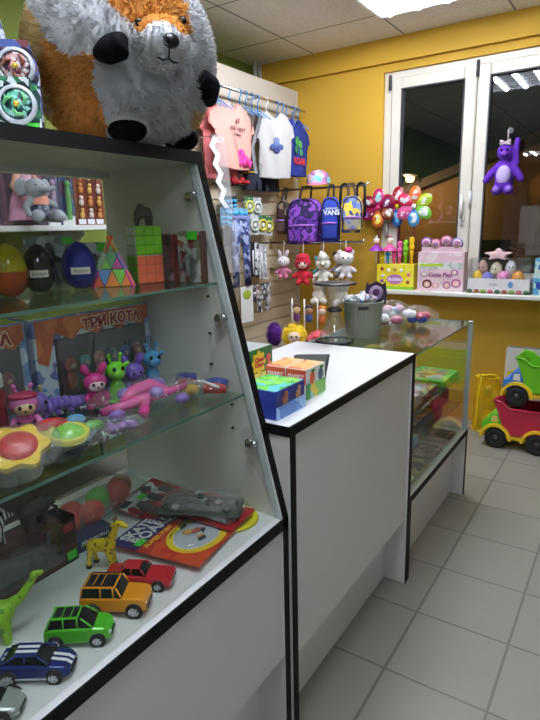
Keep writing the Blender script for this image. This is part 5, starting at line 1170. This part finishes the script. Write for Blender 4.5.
t=thing('blue_toy_block','dark blue plastic toy lying in the red dump bed','toy',(.135,2.29,.1295)); MB().box((-.05,-.05,0),(.08,.05,.11),.02).build('block',P((40,70,170),.3),t)
t=thing('toy_bag','yellow edged see-through bag of small toys standing beside the trucks','bag of toys',(-.235,2.49,.002),R(25)); YB_=0
mb=MB(); bw_,bd_,bh_=.17,.12,.40
def bagf(u,v):
    a=2*PI*u; r=1-.22*max(0,v-.7)/.3; return (bw_/2*r*math.copysign(abs(math.cos(a))**.55,math.cos(a))+.004*math.sin(9*a+5*v),bd_/2*r*math.copysign(abs(math.sin(a))**.55,math.sin(a))+.006*math.sin(7*a+8*v),bh_*v)
mb.grid(bagf,48,12,True,cu=True); mb.build('bag_body',tinted((255,222,60),.38,.15),t)
for v,nm in ((.01,'bottom_piping'),(.97,'top_piping')):
    MB().tube([bagf(k/40,v) for k in range(40)],.007,8,closed=True).build(nm,P((240,206,20),.35),t)
for a in (.125,.375,.625,.875): MB().tube([bagf(a,k/8) for k in range(9)],.007,8).build('side_piping',P((240,206,20),.35),t)
mb=MB(); mb.tube([(-.04,-.03,.38),(-.05,-.05,.41),(.0,-.06,.42),(.05,-.05,.41),(.04,-.03,.38)],.008,8); mb.build('handle',P((240,206,20),.35),t)
for k in range(22): MB().ell((random.uniform(-.05,.05),random.uniform(-.035,.035),.03+.013*k),(.028,.022,.024),10,8).build('small_toy',P([(240,238,230),(110,170,220),(250,210,70),(226,226,226),(230,110,80),(246,214,90)][k%6],.4),t)
t=thing('yellow_bag','crumpled bright yellow bag standing between the toy bag and the radiator','bag',(-.060,2.545,.002),R(5)); mb=MB()
mb.grid(lambda u,v:(.065*(1-.15*v)*math.copysign(abs(math.cos(2*PI*u))**.6,math.cos(2*PI*u))+.006*math.sin(20*u+7*v),.022*math.copysign(abs(math.sin(2*PI*u))**.6,math.sin(2*PI*u))+.005*math.sin(16*u+9*v),.43*v),32,12,True,cu=True); mb.build('bag_body',tinted((250,216,20),.9,.25),t)
MB().tube([(-.03,0,.42),(-.03,0,.44),(.02,.0,.443),(.03,0,.42)],.007,8).build('handle',P((240,206,20),.35),t)
# ------------------------------------------------------------------ goods on the slatted panel
SXW=-1.86
t=thing('garment_rail','chrome garment rail along the top of the slatted panel','rail',(SXW,1.30,2.335))
MB().tube([(.10,0,0),(.10,1.28,0)],.010,10).build('rail_bar',CHROME,t)
for y in (.03,.64,1.25): MB().tube([(.001,y,.0),(.10,y,0)],.008,8).build('bracket',CHROME,t)
HB=P((70,140,200),.3); HW=P((226,226,230),.4)
def hanger(y,lab,c,rz=R(90),z=2.335,grp='hangers on the garment rail',w=.10):
    t=thing('coat_hanger',lab,'hanger',(SXW+.10,y,z+.010),rz,grp)
    MB().tube([(.0,0,-.10),(.0,0,-.05),(.014,0,-.03),(.016,0,-.008),(.0,0,.004),(-.014,0,-.006)],.0045,8).build('hook',c,t)
    MB().tube([(-w,0,-.165),(-.02,0,-.105),(.02,0,-.105),(w,0,-.165)],.004,8).build('shoulder_bar',c,t)
    return t
h0=hanger(1.595,'pale blue hanger holding the pink T-shirt',HB)
hanger(2.03,'white hanger holding the white T-shirt',HW,R(66)); hanger(2.30,'blue hanger holding the royal blue T-shirt',HB,R(96))
ys=[1.37,1.43,1.48,1.71,1.78,1.85,1.92,2.17,2.24,2.40,2.47]
for y in ys:
    h=dup(h0,(SXW+.10,y,2.345),R(8),'light blue hanger set end-on along the garment rail, one of a close row','end-on hangers on the garment rail')
def tshirt(name,label,loc,rz,m,w,h,sl=.10,th=.03,extra=None,cat='T-shirt',group=None,trim=None,tilt=0):
    """hangs with its shoulder line at the origin"""
    t=thing(name,label,cat,loc,rz,group); t.rotation_euler=(0,tilt,rz)
    b=w/2
    po=[(-.055,.0),(-.10,-.02),(-b-sl*.75,-.085),(-b-sl,-.155),(-b-.005,-.185),(-b+.012,-.22),(-b+.008,-h*.7),(-b-.01,-h)]
    po=po+[(0,-h-.008)]+[(-x,z) for x,z in po[::-1]]+[(.03,-.035),(0,-.048),(-.03,-.035)]
    # front and back sheets with soft folds
    bm=bmesh.new(); vs=[bm.verts.new((x,0,z)) for x,z in po]; bm.faces.new(vs)
    bmesh.ops.triangulate(bm,faces=bm.faces); bmesh.ops.subdivide_edges(bm,edges=bm.edges,cuts=5,use_grid_fill=True)
    bm.normal_update(); me=bpy.data.meshes.new('fabric')
    for v in bm.verts:
        x,z=v.co.x,v.co.z; e=max(0,1-(abs(x)/(b+.02))**2.5)
        v.co.y=-th*e*(.5+.5*min(1,-z/.15))+.006*math.sin(x*55+z*9)*min(1,max(0,-z-.05)*6)+.004*noise.noise(Vector((x*18,0,z*18)))
    g=bmesh.ops.duplicate(bm,geom=bm.faces[:]+bm.edges[:]+bm.verts[:])
    for v in g['geom']:
        if isinstance(v,bmesh.types.BMVert): v.co.y=-v.co.y*.6+.003
    bmesh.ops.recalc_face_normals(bm,faces=bm.faces)
    bm.to_mesh(me); bm.free(); me.materials.append(m)
    for p in me.polygons: p.use_smooth=True
    o=bpy.data.objects.new('fabric',me); COL.objects.link(o); o.parent=t
    MB().tube([(-.055,-.004,.0),(-.03,-.014,-.035),(0,-.018,-.05),(.03,-.014,-.035),(.055,-.004,.0)],.006,8).build('collar',trim or m,t)
    return t
PKM=P((224,160,146),.85); 
t=tshirt('t_shirt','salmon pink T-shirt with dark lettering and a pink pony print',(-1.738,1.595,2.245),R(90),PKM,.36,.405,.065,tilt=.02)
DKT=P((80,40,56),.7)
text('all',.048,DKT,t,(.0,-.040,-.115),bold=.0008,shear=.2); text('you need',.042,DKT,t,(.0,-.040,-.160),shear=.2,bold=.0006); text('is love',.032,DKT,t,(.0,-.038,-.198),shear=.2,bold=.0005)
MB().tube([(-.02,-.038,-.22),(-.015,-.038,-.27),(.0,-.038,-.31)],.0014,6).build('balloon_string',DKT,t)
HP=P((246,60,150),.8)
mb=MB(); mb.tube([(.10,-.034,-.385),(.085,-.036,-.35),(.05,-.037,-.335)],[.03,.04,.034],10); mb.ell((.045,-.037,-.315),(.04,.010,.034),14,8); mb.tube([(.03,-.036,-.395),(.03,-.036,-.345)],[.012,.016],8); mb.tube([(.075,-.036,-.395),(.08,-.036,-.35)],[.012,.016],8); mb.tube([(.12,-.032,-.345),(.145,-.03,-.36),(.135,-.03,-.395)],[.018,.024,.01],8); mb.build('pony_print',HP,t)
for v in t.children[-1].data.vertices: v.co.y=-.036+(v.co.y+.036)*.12
MB().ell((.03,-.0405,-.31),(.008,.002,.010),10,6).build('pony_eye',P((40,60,110),.4),t)
WTM=P((188,186,182),.85)
t=tshirt('t_shirt','white T-shirt with a blue print hanging beside the pink one',(-1.700,2.030,2.245),R(64),WTM,.24,.44,.055)
for x,z,c in ((-.03,-.235,(60,80,140)),(.03,-.235,(60,80,140)),(0,-.215,(90,110,160)),(0,-.26,(40,50,100)),(.0,-.19,(120,130,170))):
    MB().ell((x,-.037,z),(.026,.004,.020),12,8).build('blue_print',P(c,.7),t)
BLM=P((26,46,130),.85)
t=tshirt('t_shirt','royal blue T-shirt with a green and red cartoon print',(-1.690,2.300,2.235),R(92),BLM,.34,.40,.075)
for x,z,rx_,rz2,c in ((-.02,-.16,.03,.035,(60,140,60)),(.03,-.18,.028,.03,(80,160,70)),(-.03,-.22,.026,.03,(40,110,60)),(.04,-.235,.03,.026,(70,150,90))): MB().ell((x,-.035,z),(rx_,.004,rz2),12,8).build('green_print',P(c,.7),t)
text('ROAR',.065,P((206,50,44),.7),t,(.01,-.038,-.30),bold=.003)
t=tshirt('t_shirt','dusty red T-shirt mostly hidden behind the salmon pink one',(-1.790,1.525,2.235),R(90),P((196,104,104),.85),.34,.46,.06,th=.012)
for i,(y,c,lab,w) in enumerate(((1.775,(112,104,100),'grey T-shirt squeezed between the pink and white ones',.10),(1.815,(60,44,44),'dark brown striped top squeezed beside the white T-shirt',.09),(1.855,(150,150,152),'pale grey top just behind the white T-shirt',.09))):
    tshirt('folded_top',lab,(-1.790,y,2.225),R(18),P(c,.85),.08,.40,.004,th=.006,cat='top')
def shorts(label,loc,rz,c,w=.20,h=.13):
    t=thing('shorts',label,'shorts',loc,rz,'dark shorts below the T-shirts'); m=P(c,.9)
    mb=MB(); mb.prism([(-w/2,0),(w/2,0),(w/2+.02,-h),(.02,-h),(0,-h*.45),(-.02,-h),(-w/2-.02,-h)],'y',-.02,.02); fixn(mb.build('fabric',m,t)); MB().box((-w/2,-.022,-.025),(w/2,.022,.002),.004).build('waistband',P(tuple(q+14 for q in c),.9),t)
    MB().tube([(0,.0,.0),(0,.03,.02),(0,.06,.02)],.004,6).build('hook',CHROME,t)
for y,lab in ((1.875,'navy shorts hanging under the grey and brown tops'),(2.06,'navy shorts hanging under the white T-shirt')): shorts(lab,(-1.775,y,1.845),R(90),(26,30,48))
# hooks with small goods: a peg, a header card and the goods as parts
def pegged(name,label,cat,y,z,x,w,h,m,group,rz=R(78),parts=None):
    t=thing(name,label,cat,(x,y,z),rz,group)
    MB().tube([(0,(x-SXW)*1.02,.0),(0,-.01,.0)],.003,6).build('peg',CHROME,t)
    MB().box((-w/2,-.002,-h),(w/2,.002,.012),.001).build('card',m,t)
    if parts: parts(t,w,h)
    return t
def shoe(label,y,z,c,c2):
    t=thing('baby_shoe',label,'shoe',(-1.765,y,z),R(80),'baby shoes under the pink T-shirt'); mb=MB(); mb.ell((0,-.03,.012),(.020,.045,.018),14,8); mb.ell((0,.0,.026),(.018,.022,.026),12,8); mb.build('upper',P(c,.7),t,remesh=.004,smooth=2); MB().box((-.018,-.07,-.008),(.018,.02,0),.006).build('sole',P(c2,.5),t)
    MB().tube([(0,.01,.05),(0,.03,.07),(0,.09,.072)],.003,6).build('peg',CHROME,t)
shoe('red baby shoe under the pink shirt hem, beside the case top',1.615,1.74,(170,30,40),(30,24,24)); shoe('red baby shoe nearest the dark shorts',1.715,1.745,(180,36,40),(30,24,24)); shoe('black and yellow baby shoe hanging above the red pair',1.765,1.83,(30,28,28),(220,180,60))
def bow(t,w,h):
    c=P((60,190,236),.4)
    for k in range(3):
        z=-h*(.2+.3*k)
        for s in (-1,1): MB().ell((s*w*.22,-.008,z),(w*.2,.008,h*.11),12,8,(0,s*.3,0)).build('bow_loop',c,t)
        MB().ell((0,-.012,z),(w*.07,.007,h*.07),8,6).build('bow_knot',P((30,110,160),.4),t)
for i,(y,z,x) in enumerate(((1.56,1.655,-1.80),(1.645,1.66,-1.80),(1.51,1.58,-1.77),(1.585,1.575,-1.765),(1.665,1.58,-1.77),(1.735,1.575,-1.775))):
    pegged('bow_card',['card of sky blue hair bows, first of the upper pair','card of sky blue hair bows, second of the upper pair','card of sky blue hair bows beside the zigzag strip','card of sky blue hair bows above the legging waist','card of sky blue hair bows above the legging hip','card of sky blue hair bows beside the yellow ring toy'][i],'hair bows',y,z,x,.075 if i<2 else .078,.11,P((40,44,56) if i<2 else (120,170,200),.5),'blue hair bow cards',parts=bow)
def ring(c):
    def f(t,w,h):
        mb=MB(); mb.lathe([(.030,-.006),(.042,-.006),(.044,.0),(.042,.006),(.030,.006),(.028,0)],22); o=mb.build('ring',P(c,.4),t); o.location=(0,-.012,-h*.45); o.rotation_euler=(PI/2,0,0)
        MB().ell((0,-.014,-h*.45),(.018,.008,.018),10,8).build('bead',P((230,230,226),.4),t)
        MB().box((-w/2,-.003,-h*.12),(w/2,-.0015,.012)).build('header',P((60,110,70) if c[2]<100 else (200,200,206),.4),t)
    return f
for i,(y,z,x,c,lab) in enumerate(((1.835,1.66,-1.80,(210,210,90),'clear card with a pale yellow ring toy in the upper row'),(1.935,1.655,-1.80,(200,206,206),'clear card with a white ring toy in the upper row'),(1.845,1.53,-1.765,(206,214,200),'card with a pale ring toy beside the blue bows'),(1.945,1.53,-1.765,(226,206,60),'card with a bright yellow ring toy next to the brown bag'),(2.035,1.52,-1.77,(196,190,70),'card with a dull yellow ring toy nearest the brown bag'))):
    pegged('ring_toy_card',lab,'carded toy',y,z,x,.085,.125,busy([(206,210,206),(180,190,186),(150,160,150)],30),'ring toy cards',parts=ring(c))
t=thing('leggings','blue patterned child leggings hanging on the slatted panel','leggings',(-1.755,1.665,1.525),R(88)); LM=busy([(60,74,130),(120,136,180),(40,48,96),(160,170,200)],34,rough=.85)
mb=MB(); 
for s in (-1,1): mb.tube([(s*.045,0,0),(s*.055,0,-.12),(s*.062,0,-.28),(s*.068,0,-.47)],[.052,.050,.036,.034],12)
for v in range(len(mb.v)): mb.v[v]=(mb.v[v][0],mb.v[v][1]*.35,mb.v[v][2])
mb.build('legs',LM,t); MB().box((-.098,-.02,-.015),(.098,.02,.012),.006).build('waistband',P((120,130,180),.8),t); MB().tube([(0,.1,.03),(0,.01,.03),(0,.0,.012)],.003,6).build('peg',CHROME,t)
def pen(t,w,h): 
    mb=MB(); mb.cyl((0,-.008,-h*.2),(0,-.008,-h*.92),.006,n=8); mb.build('pen',P((230,230,232),.3),t)
for i,y in enumerate((1.84,1.895,1.95,2.0)): pegged('pen_pack',['dark pen pack beside the patterned leggings','black and white pen pack, second from the leggings','white pen pack, third from the leggings','white pen pack nearest the plush rabbit'][i],'pen pack',y,1.345-.01*i,-1.785,.048,.24,[P((26,26,32),.4),busy([(30,30,36),(220,220,222)],30),P((200,196,200),.4),busy([(220,220,222),(150,150,160)],30)][i],'pen packs',parts=pen)
def watch(c):
    def f(t,w,h):
        mb=MB(); mb.box((-.009,-.006,-h),(.009,-.002,-.01),.002); mb.build('strap',P(c,.5),t); o=MB().lathe([(0,.008),(.016,.008),(.019,.003),(.019,-.002)],18).build('dial',P((206,206,210),.2,.6),t); o.location=(0,-.006,-h*.5); o.rotation_euler=(PI/2,0,0)
    return f
for i,(y,c) in enumerate(((1.79,(90,60,50)),(1.85,(50,40,44)),(1.91,(150,110,70)),(1.97,(60,70,90)),(2.03,(180,184,190)),(1.88,(40,44,60)),(1.99,(170,176,186)))):
    pegged('watch_card',['toy watch with a brown strap beside the white card','toy watch with a dark strap, second in the upper row','toy watch with a tan strap in the middle of the upper row','toy watch with a slate strap in the upper row','toy watch with a silver strap nearest the corner','toy watch with a navy strap in the lower row','toy watch with a pale strap in the lower row'][i],'toy watch',y,1.035 if i<5 else .955,-1.78 if i<5 else -1.76,.05,.115,busy([(200,200,204),(120,110,110),(60,50,54)],36,seed=i),'toy watch cards',parts=watch(c))
t=thing('white_card','white hanging card with a green and yellow badge below the leggings','card',(-1.76,1.72,1.05),R(80)); MB().box((-.06,-.002,-.26),(.06,.002,0),.001).build('card_body',P((226,226,222),.5),t); MB().ell((.0,-.003,-.06),(.04,.003,.035),14,8).build('badge',P((160,180,60),.4),t); MB().tube([(0,.105,.0),(0,0,.0),(0,0,-.004)],.003,6).build('peg',CHROME,t)
# zigzag edged clear strip beside the case
t=thing('zigzag_strip','hanging clear film strip with a white zigzag edge beside the case top','strip',(-1.69,1.325,2.00),R(84)); n=9
mb=MB()
zz=[((-.022 if k%2 else .018)+.010*k,-.052*k) for k in range(n)]
for k in range(n-1):
    (x0,z0),(x1,z1)=zz[k],zz[k+1]; mb.add([(x0-.022,0,z0),(x0+.022,0,z0),(x1+.022,0,z1),(x1-.022,0,z1),(x0-.022,.004,z0),(x0+.022,.004,z0),(x1+.022,.004,z1),(x1-.022,.004,z1)],[(0,3,2,1),(4,5,6,7),(0,1,5,4),(2,3,7,6),(1,2,6,5),(3,0,4,7)])
mb.build('zigzag_edge',P((226,226,232),.4),t)
mb=MB(); mb.grid(lambda u,v:(.0+.09*v+.13*u,.012+.012*math.sin(u*7),-.85*v+.02),10,14); mb.build('film',thin((246,246,250),.12,.12,crinkle=.6,cs=30,white=.26,name='clear_film'),t)
MB().tube([(.0,.17,.01),(.0,-.005,.01)],.003,6).build('peg',CHROME,t)
# bags on a long arm
t=thing('hanging_rail','long chrome display arm carrying the backpacks and the cap','rail',(SXW,2.34,1.735)); MB().tube([(0,0,0),(.74,0,.0),(.755,0,.02)],.009,10).build('arm_bar',CHROME,t); MB().box((-.005,-.02,-.05),(.006,.02,.03),.003).build('wall_plate',CHROME,t)
def backpack(label,x,z0,w,h,d,m,rz,pocket,lab=None,trim=(20,18,24),y=2.235):
    t=thing('backpack',label,'backpack',(x,y,z0),rz,'backpacks on the display arm'); tr=P(trim,.6)
    mb=MB(); mb.loft([[(w*.5*math.copysign(abs(math.cos(a))**.45,math.cos(a))*k,d*.5*math.copysign(abs(math.sin(a))**.45,math.sin(a))*k,z) for a in [2*PI*i/28 for i in range(28)]] for z,k in ((0,.86),(.02,.98),(h*.4,1.0),(h*.75,.97),(h*.9,.84),(h*.98,.6),(h,.3))],True,True); mb.build('bag_body',m,t)
    mb=MB(); mb.loft([[(w*.40*math.copysign(abs(math.cos(a))**.45,math.cos(a))*k,-d*.5-.012+.03*math.copysign(abs(math.sin(a))**.45,math.sin(a))*k,z) for a in [2*PI*i/24 for i in range(24)]] for z,k in ((.02,.9),(.03,1),(h*.40,1.0),(h*.44,.92))],True,True); mb.build('front_pocket',pocket,t)
    MB().tube([(-w*.43,-d*.46,h*.15),(-w*.44,-d*.46,h*.6),(-w*.36,-d*.44,h*.85),(-w*.2,-d*.40,h*.95),(0,-d*.38,h*.975),(w*.2,-d*.40,h*.95),(w*.36,-d*.44,h*.85),(w*.44,-d*.46,h*.6),(w*.43,-d*.46,h*.15)],.005,6).build('zip_piping',tr,t)
    MB().tube([(-w*.36,-d*.5-.042,h*.41),(0,-d*.5-.045,h*.425),(w*.36,-d*.5-.042,h*.41)],.006,6).build('pocket_zip',P((190,120,220),.3),t)
    MB().tube([(-w*.16,.0,h*.98),(-w*.13,.06,1.735-z0+.012),(0,.105,1.735-z0+.016),(w*.13,.06,1.735-z0+.012),(w*.16,.0,h*.98)],.008,8).build('hang_loop',tr,t)
    for s in (-1,1): MB().tube([(s*w*.2,d*.5,h*.9),(s*w*.3,d*.5+.035,h*.55),(s*w*.33,d*.5,h*.12)],.012,8).build('shoulder_strap',tr,t)
    return t
GAL=busy([(60,30,110),(110,50,170),(40,24,80),(150,80,200),(90,40,140)],14,rough=.7,kind='n')
backpack('purple galaxy print backpack with lilac pocket zip',-1.568,1.325,.275,.335,.12,GAL,R(14),GAL)
t=backpack('royal blue bag with white lettering next to the purple backpack',-1.352,1.345,.14,.315,.12,P((36,64,170),.75),R(22),P((30,54,150),.75))
text('VANS',.052,P((230,232,240),.6),t,(.012,-.0665,.205),bold=.002,sx=.9); MB().box((-.03,-.066,.232),(.055,-.0635,.238)).build('logo_bar',P((230,232,240),.6),t)
backpack('blue and yellow patterned rucksack at the tip of the display arm',-1.185,1.405,.155,.255,.10,busy([(90,110,180),(230,206,80),(120,140,200),(200,190,120),(60,76,140)],26,rough=.8),R(30),busy([(110,120,180),(226,206,90),(160,150,130)],26,rough=.8),trim=(70,50,40))
backpack('dark brown small bag between the slatted panel and the purple backpack',-1.765,1.40,.095,.255,.08,busy([(70,50,44),(150,130,110),(50,40,40)],30),R(10),P((90,70,60),.6),y=2.25)
for i,(x,l) in enumerate(((-1.29,.17),(-1.16,.23))):
    t=thing('black_strap','%s black webbing strap looped over the display arm'%('short' if i==0 else 'long'),'strap',(x,2.335,1.747),R(0),'straps on the display arm'); MB().tube([(-.035,.0,-l),(-.03,.0,-.03),(-.02,0,.0),(0,0,.006),(.02,0,.0),(.03,.0,-.03),(.035,.0,-l)],.010,8).build('webbing',P((20,20,22),.7),t); MB().box((-.045,-.008,-l-.03),(-.025,.008,-l+.005),.004).build('buckle',P((40,40,44),.4),t)
t=thing('cap','child baseball cap with a pink and turquoise cartoon print on the display arm','cap',(-1.488,2.30,1.765),R(20)); mb=MB(); mb.lathe([(.088,0),(.088,.03),(.075,.065),(.045,.088),(0,.096)],26); mb.build('crown',busy([(206,120,160),(120,200,206),(236,200,210),(150,110,160)],22,rough=.8),t)
mb=MB(); mb.grid(lambda u,v:((.086+.0*v)*math.cos(PI+PI*u)*(1-.08*v),(.086+.075*v*math.sin(PI*u)**.7)*math.sin(PI+PI*u),.004-.025*v*math.sin(PI*u)),20,6); mb.build('peak',P((226,130,170),.8),t); MB().ell((0,0,.097),(.008,.008,.005),8,6).build('button',P((226,130,170),.8),t)
# plush toys on the lower arm
t=thing('hanging_rail','long chrome display arm above the small plush toys','rail',(SXW,2.20,1.340)); MB().tube([(0,0,0),(.78,0,.0),(.795,0,.02)],.009,10).build('arm_bar',CHROME,t); MB().box((-.005,-.02,-.05),(.006,.02,.03),.003).build('wall_plate',CHROME,t)
def plush(label,x,z0,h,bc,hc,fc,ears,earc,rz=R(25),y=2.105,extra=None,group='small plush toys on the lower arm'):
    t=thing('plush_toy',label,'plush toy',(x,y,z0),rz,group); s=h/.24; B=P(bc,.95,bump=.3,bs=120); H=P(hc,.95,bump=.3,bs=120)
    mb=skel([((0,0,.07*s),(.045*s,.038*s,.055*s)),[(-.03*s,0,.095*s,.016*s),(-.07*s,-.02*s,.065*s,.018*s)],[(.03*s,0,.095*s,.016*s),(.07*s,-.02*s,.065*s,.018*s)],[(-.022*s,-.005*s,.035*s,.022*s),(-.035*s,-.04*s,.02*s,.020*s)],[(.022*s,-.005*s,.035*s,.022*s),(.035*s,-.04*s,.02*s,.020*s)]]); mb.build('body',B,t,remesh=.006,smooth=2)
    MB().ell((0,-.005*s,.165*s),(.062*s,.052*s,.054*s),20,14).build('head',H,t)
    MB().ell((0,-.030*s,.158*s),(.042*s,.030*s,.034*s),16,10).build('face',P(fc,.95),t)
    for q in (-1,1):
        MB().ell((q*.020*s,-.060*s,.168*s),(.007*s,.004*s,.009*s),8,6).build('eye',BLACK,t)
        if ears=='long': MB().tube([(q*.025*s,0,.205*s),(q*.035*s,.0,.25*s),(q*.045*s,-.005*s,.275*s)],[.014*s,.018*s,.008*s],10).build('ear',P(earc,.95),t)
        elif ears=='round': MB().ell((q*.048*s,.005*s,.208*s),(.022*s,.012*s,.022*s),12,8).build('ear',P(earc,.95),t)
        elif ears=='point': mb=MB(); mb.tube([(q*.035*s,0,.195*s),(q*.048*s,0,.23*s)],[.02*s,.003*s],8); mb.build('ear',P(earc,.95),t)
    if extra!='nonose': MB().ell((0,-.062*s,.155*s),(.006*s,.005*s,.005*s),8,6).build('nose',P((60,30,40),.5),t)
    MB().tube([(0,.01,.215*s),(0,.06,1.34-z0+.006),(0,.095,1.34-z0+.012),(0,.11,1.34-z0-.004)],.003,6).build('hang_loop',P((230,226,220),.6),t)
    return t
plush('white and pink plush rabbit with long ears nearest the slatted panel',-1.685,1.070,.19,(206,120,150),(232,226,226),(240,236,236),'long',(226,206,214))
t=plush('red hooded plush doll with a pale face next to the plush rabbit',-1.515,1.030,.235,(196,36,54),(200,40,60),(244,214,200),'none',(0,0,0),extra='nonose'); MB().ell((0,.0,.2),(.052,.05,.034),16,10).build('hood_top',P((200,40,60),.95),t); MB().tube([(-.012,-.062,.142),(0,-.064,.139),(.012,-.062,.142)],.002,6).build('mouth',P((160,40,60),.5),t)
plush('teal plush toy half hidden behind the red hooded doll',-1.43,1.075,.17,(90,170,170),(110,180,180),(220,226,220),'round',(90,170,170),y=2.225)
t=plush('cream plush dwarf with a pointed nose above the hourglass stand',-1.345,1.045,.21,(232,228,214),(236,232,220),(240,232,214),'none',(0,0,0),extra='nonose'); mb=MB(); mb.tube([(0,-.05,.15),(0,-.085,.15),(.0,-.10,.14)],[.022,.014,.005],10); mb.build('pointed_nose',P((240,230,210),.9),t); mb=MB(); mb.tube([(0,0,.175),(-.01,.0,.22),(-.02,0,.235)],[.05,.022,.006],12); mb.build('pointed_cap',P((238,236,228),.95),t)
t=plush('grey and white plush panda behind the black strap',-1.265,1.085,.20,(120,116,120),(214,210,206),(236,234,230),'round',(60,58,62),y=2.225)
t=plush('white plush bear with a bright pink pompom at the rail tip',-1.165,1.085,.215,(214,206,210),(240,238,238),(244,242,242),'round',(226,214,218)); 
MB().ell((.02,-.02,.205),(.026,.022,.020),12,8).build('pompom',P((226,60,130),.8),t)
t=thing('small_hanging_rail','short chrome arm lower down, carrying two white plush toys','rail',(SXW,2.20,1.13)); MB().tube([(0,0,0),(.70,0,.0)],.007,8).build('arm_bar',CHROME,t); MB().box((-.004,-.015,-.03),(.006,.015,.02),.003).build('wall_plate',CHROME,t)
def plush_low(label,x):
    t=thing('plush_toy',label,'plush toy',(x,2.13,.895),R(25),'white plush toys behind the hourglass'); B=P((236,224,210),.95,bump=.3,bs=120)
    skel([((0,0,.06),(.05,.042,.055)),((0,-.01,.135),(.045,.04,.04)),[(-.02,-.01,.03,.024),(-.04,-.045,.02,.024)],[(.02,-.01,.03,.024),(.04,-.045,.02,.024)]]).build('body',B,t,remesh=.006,smooth=2)
    for q in (-1,1): MB().ell((q*.034,0,.17),(.018,.01,.02),10,8).build('ear',B,t); MB().ell((q*.015,-.047,.142),(.005,.004,.006),8,6).build('eye',BLACK,t)
    MB().tube([(0,.0,.17),(0,.05,.24),(0,.08,.24)],.003,6).build('hang_loop',B,t)
plush_low('cream plush toy seen through the upper cone of the hourglass stand',-1.395); plush_low('cream plush toy beside the upper cone of the hourglass stand',-1.205)
# crate with fluffy dolls behind the counter
t=thing('goods_crate','grey crate behind the white counter holding the fluffy dolls','crate',(-1.235,1.60,0)); mb=MB()
MB().box((-.27,-.14,.0),(.27,.14,.02)).build('base',P((150,140,124),.5),t); MB().box((-.27,-.14,.655),(.27,.14,.675)).build('top',P((150,140,124),.5),t)
for s in (-1,1): MB().box((s*.27-.01,-.14,.02),(s*.27+.01,.14,.655)).build('side_panel',P((160,150,134),.5),t)
def fluffy(label,x,y,z,r,c,face,rz=R(30),shape=(1,1,1)):
    t=thing('fluffy_doll',label,'doll',(x,y,z),rz,'fluffy dolls behind the counter'); mb=MB(); rnd=random.Random(int(abs(x)*1000)); m=P(c,.9)
    mb.ell((0,0,r*shape[2]),(r*.9*shape[0],r*.85*shape[1],r*.95*shape[2]),18,12)
    for k in range(420):
        a=rnd.uniform(0,2*PI); tt=math.asin(rnd.uniform(-.9,1)); n=Vector((math.cos(tt)*math.cos(a),math.cos(tt)*math.sin(a),math.sin(tt))); p=Vector((n.x*r*.9*shape[0],n.y*r*.85*shape[1],n.z*r*.95*shape[2]+r*shape[2]))
        if face and n.y<-.35 and abs(n.x)<.6 and abs(n.z)<.6: continue
        d=(n+Vector((rnd.uniform(-.4,.4),rnd.uniform(-.4,.4),-.3))).normalized(); u=d.orthogonal().normalized()*.004; e=p+d*r*.28
        if e.z<.001: e.z=.001
        mb.add([p-u,p+u,e],[(0,1,2)])
    mb.build('fur_body',m,t)
    if face:
        MB().ell((0,-r*.62*shape[1],r*shape[2]),(r*.55,r*.34,r*.5),16,10).build('face',P(face,.5),t)
        for s in (-1,1): MB().ell((s*r*.2,-r*.95*shape[1],r*1.08*shape[2]),(.006,.004,.008),8,6).build('eye',BLACK,t)
        MB().tube([(-r*.12,-r*.96*shape[1],r*.85*shape[2]),(0,-r*.98*shape[1],r*.82*shape[2]),(r*.12,-r*.96*shape[1],r*.85*shape[2])],.003,6).build('mouth',P((200,60,70),.5),t)
    return t
fluffy('deep purple fluffy doll nearest the display case',-1.435,1.57,.6755,.062,(90,30,130),None,shape=(.75,.75,1.25))
fluffy('yellow haired doll with a pale round face',-1.285,1.58,.6755,.078,(240,206,50),(246,214,190))
fluffy('pink and red fluffy doll beside the hourglass base',-1.10,1.60,.6755,.070,(236,110,120),None,shape=(1.2,.9,.85))
for i,(x,c,lab) in enumerate(((-1.36,(226,196,150),'stick puppet with a brown haired face above the yellow doll'),(-1.265,(200,150,120),'stick puppet with a dark fringe above the yellow doll'),(-1.165,(236,206,190),'stick puppet with an orange top beside the hourglass'))):
    t=thing('stick_puppet',lab,'puppet',(x,1.685,.6755),R(30),'stick puppets behind the fluffy dolls'); MB().tube([(0,0,0),(0,0,.31)],.005,8).build('stick',P((236,232,226),.5),t)
    MB().ell((.03,-.008,.235),(.026,.018,.030),12,8).build('head',P(c,.5),t); MB().ell((.03,-.002,.252),(.029,.02,.022),12,8).build('hair',P([(90,50,30),(36,26,40),(206,120,40)][i],.7),t); MB().ell((.03,-.004,.185),(.024,.016,.034),12,8).build('dress',P([(120,60,120),(60,80,150),(206,110,60)][i],.7),t); MB().tube([(.0,0,.22),(.02,-.004,.22)],.004,6).build('clip',P((230,230,230),.4),t)
# ------------------------------------------------------------------ light and view
w=bpy.data.worlds.new('night'); SC.world=w; w.use_nodes=True
w.node_tree.nodes['Background'].inputs['Color'].default_value=(.02,.026,.045,1); w.node_tree.nodes['Background'].inputs['Strength'].default_value=.12
v=SC.view_settings; SC.display_settings.display_device='sRGB'; v.view_transform='Standard'; v.look='None'; v.gamma=1; v.use_curve_mapping=False; v.exposure=EXPO
SC.cycles.use_denoising=True
try: SC.cycles.denoiser='OPENIMAGEDENOISE'
except Exception: pass
SC.cycles.max_bounces=10; SC.cycles.diffuse_bounces=4; SC.cycles.glossy_bounces=4; SC.cycles.transparent_max_bounces=24; SC.cycles.transmission_bounces=6
SC.cycles.caustics_reflective=False; SC.cycles.caustics_refractive=False; SC.cycles.sample_clamp_indirect=6
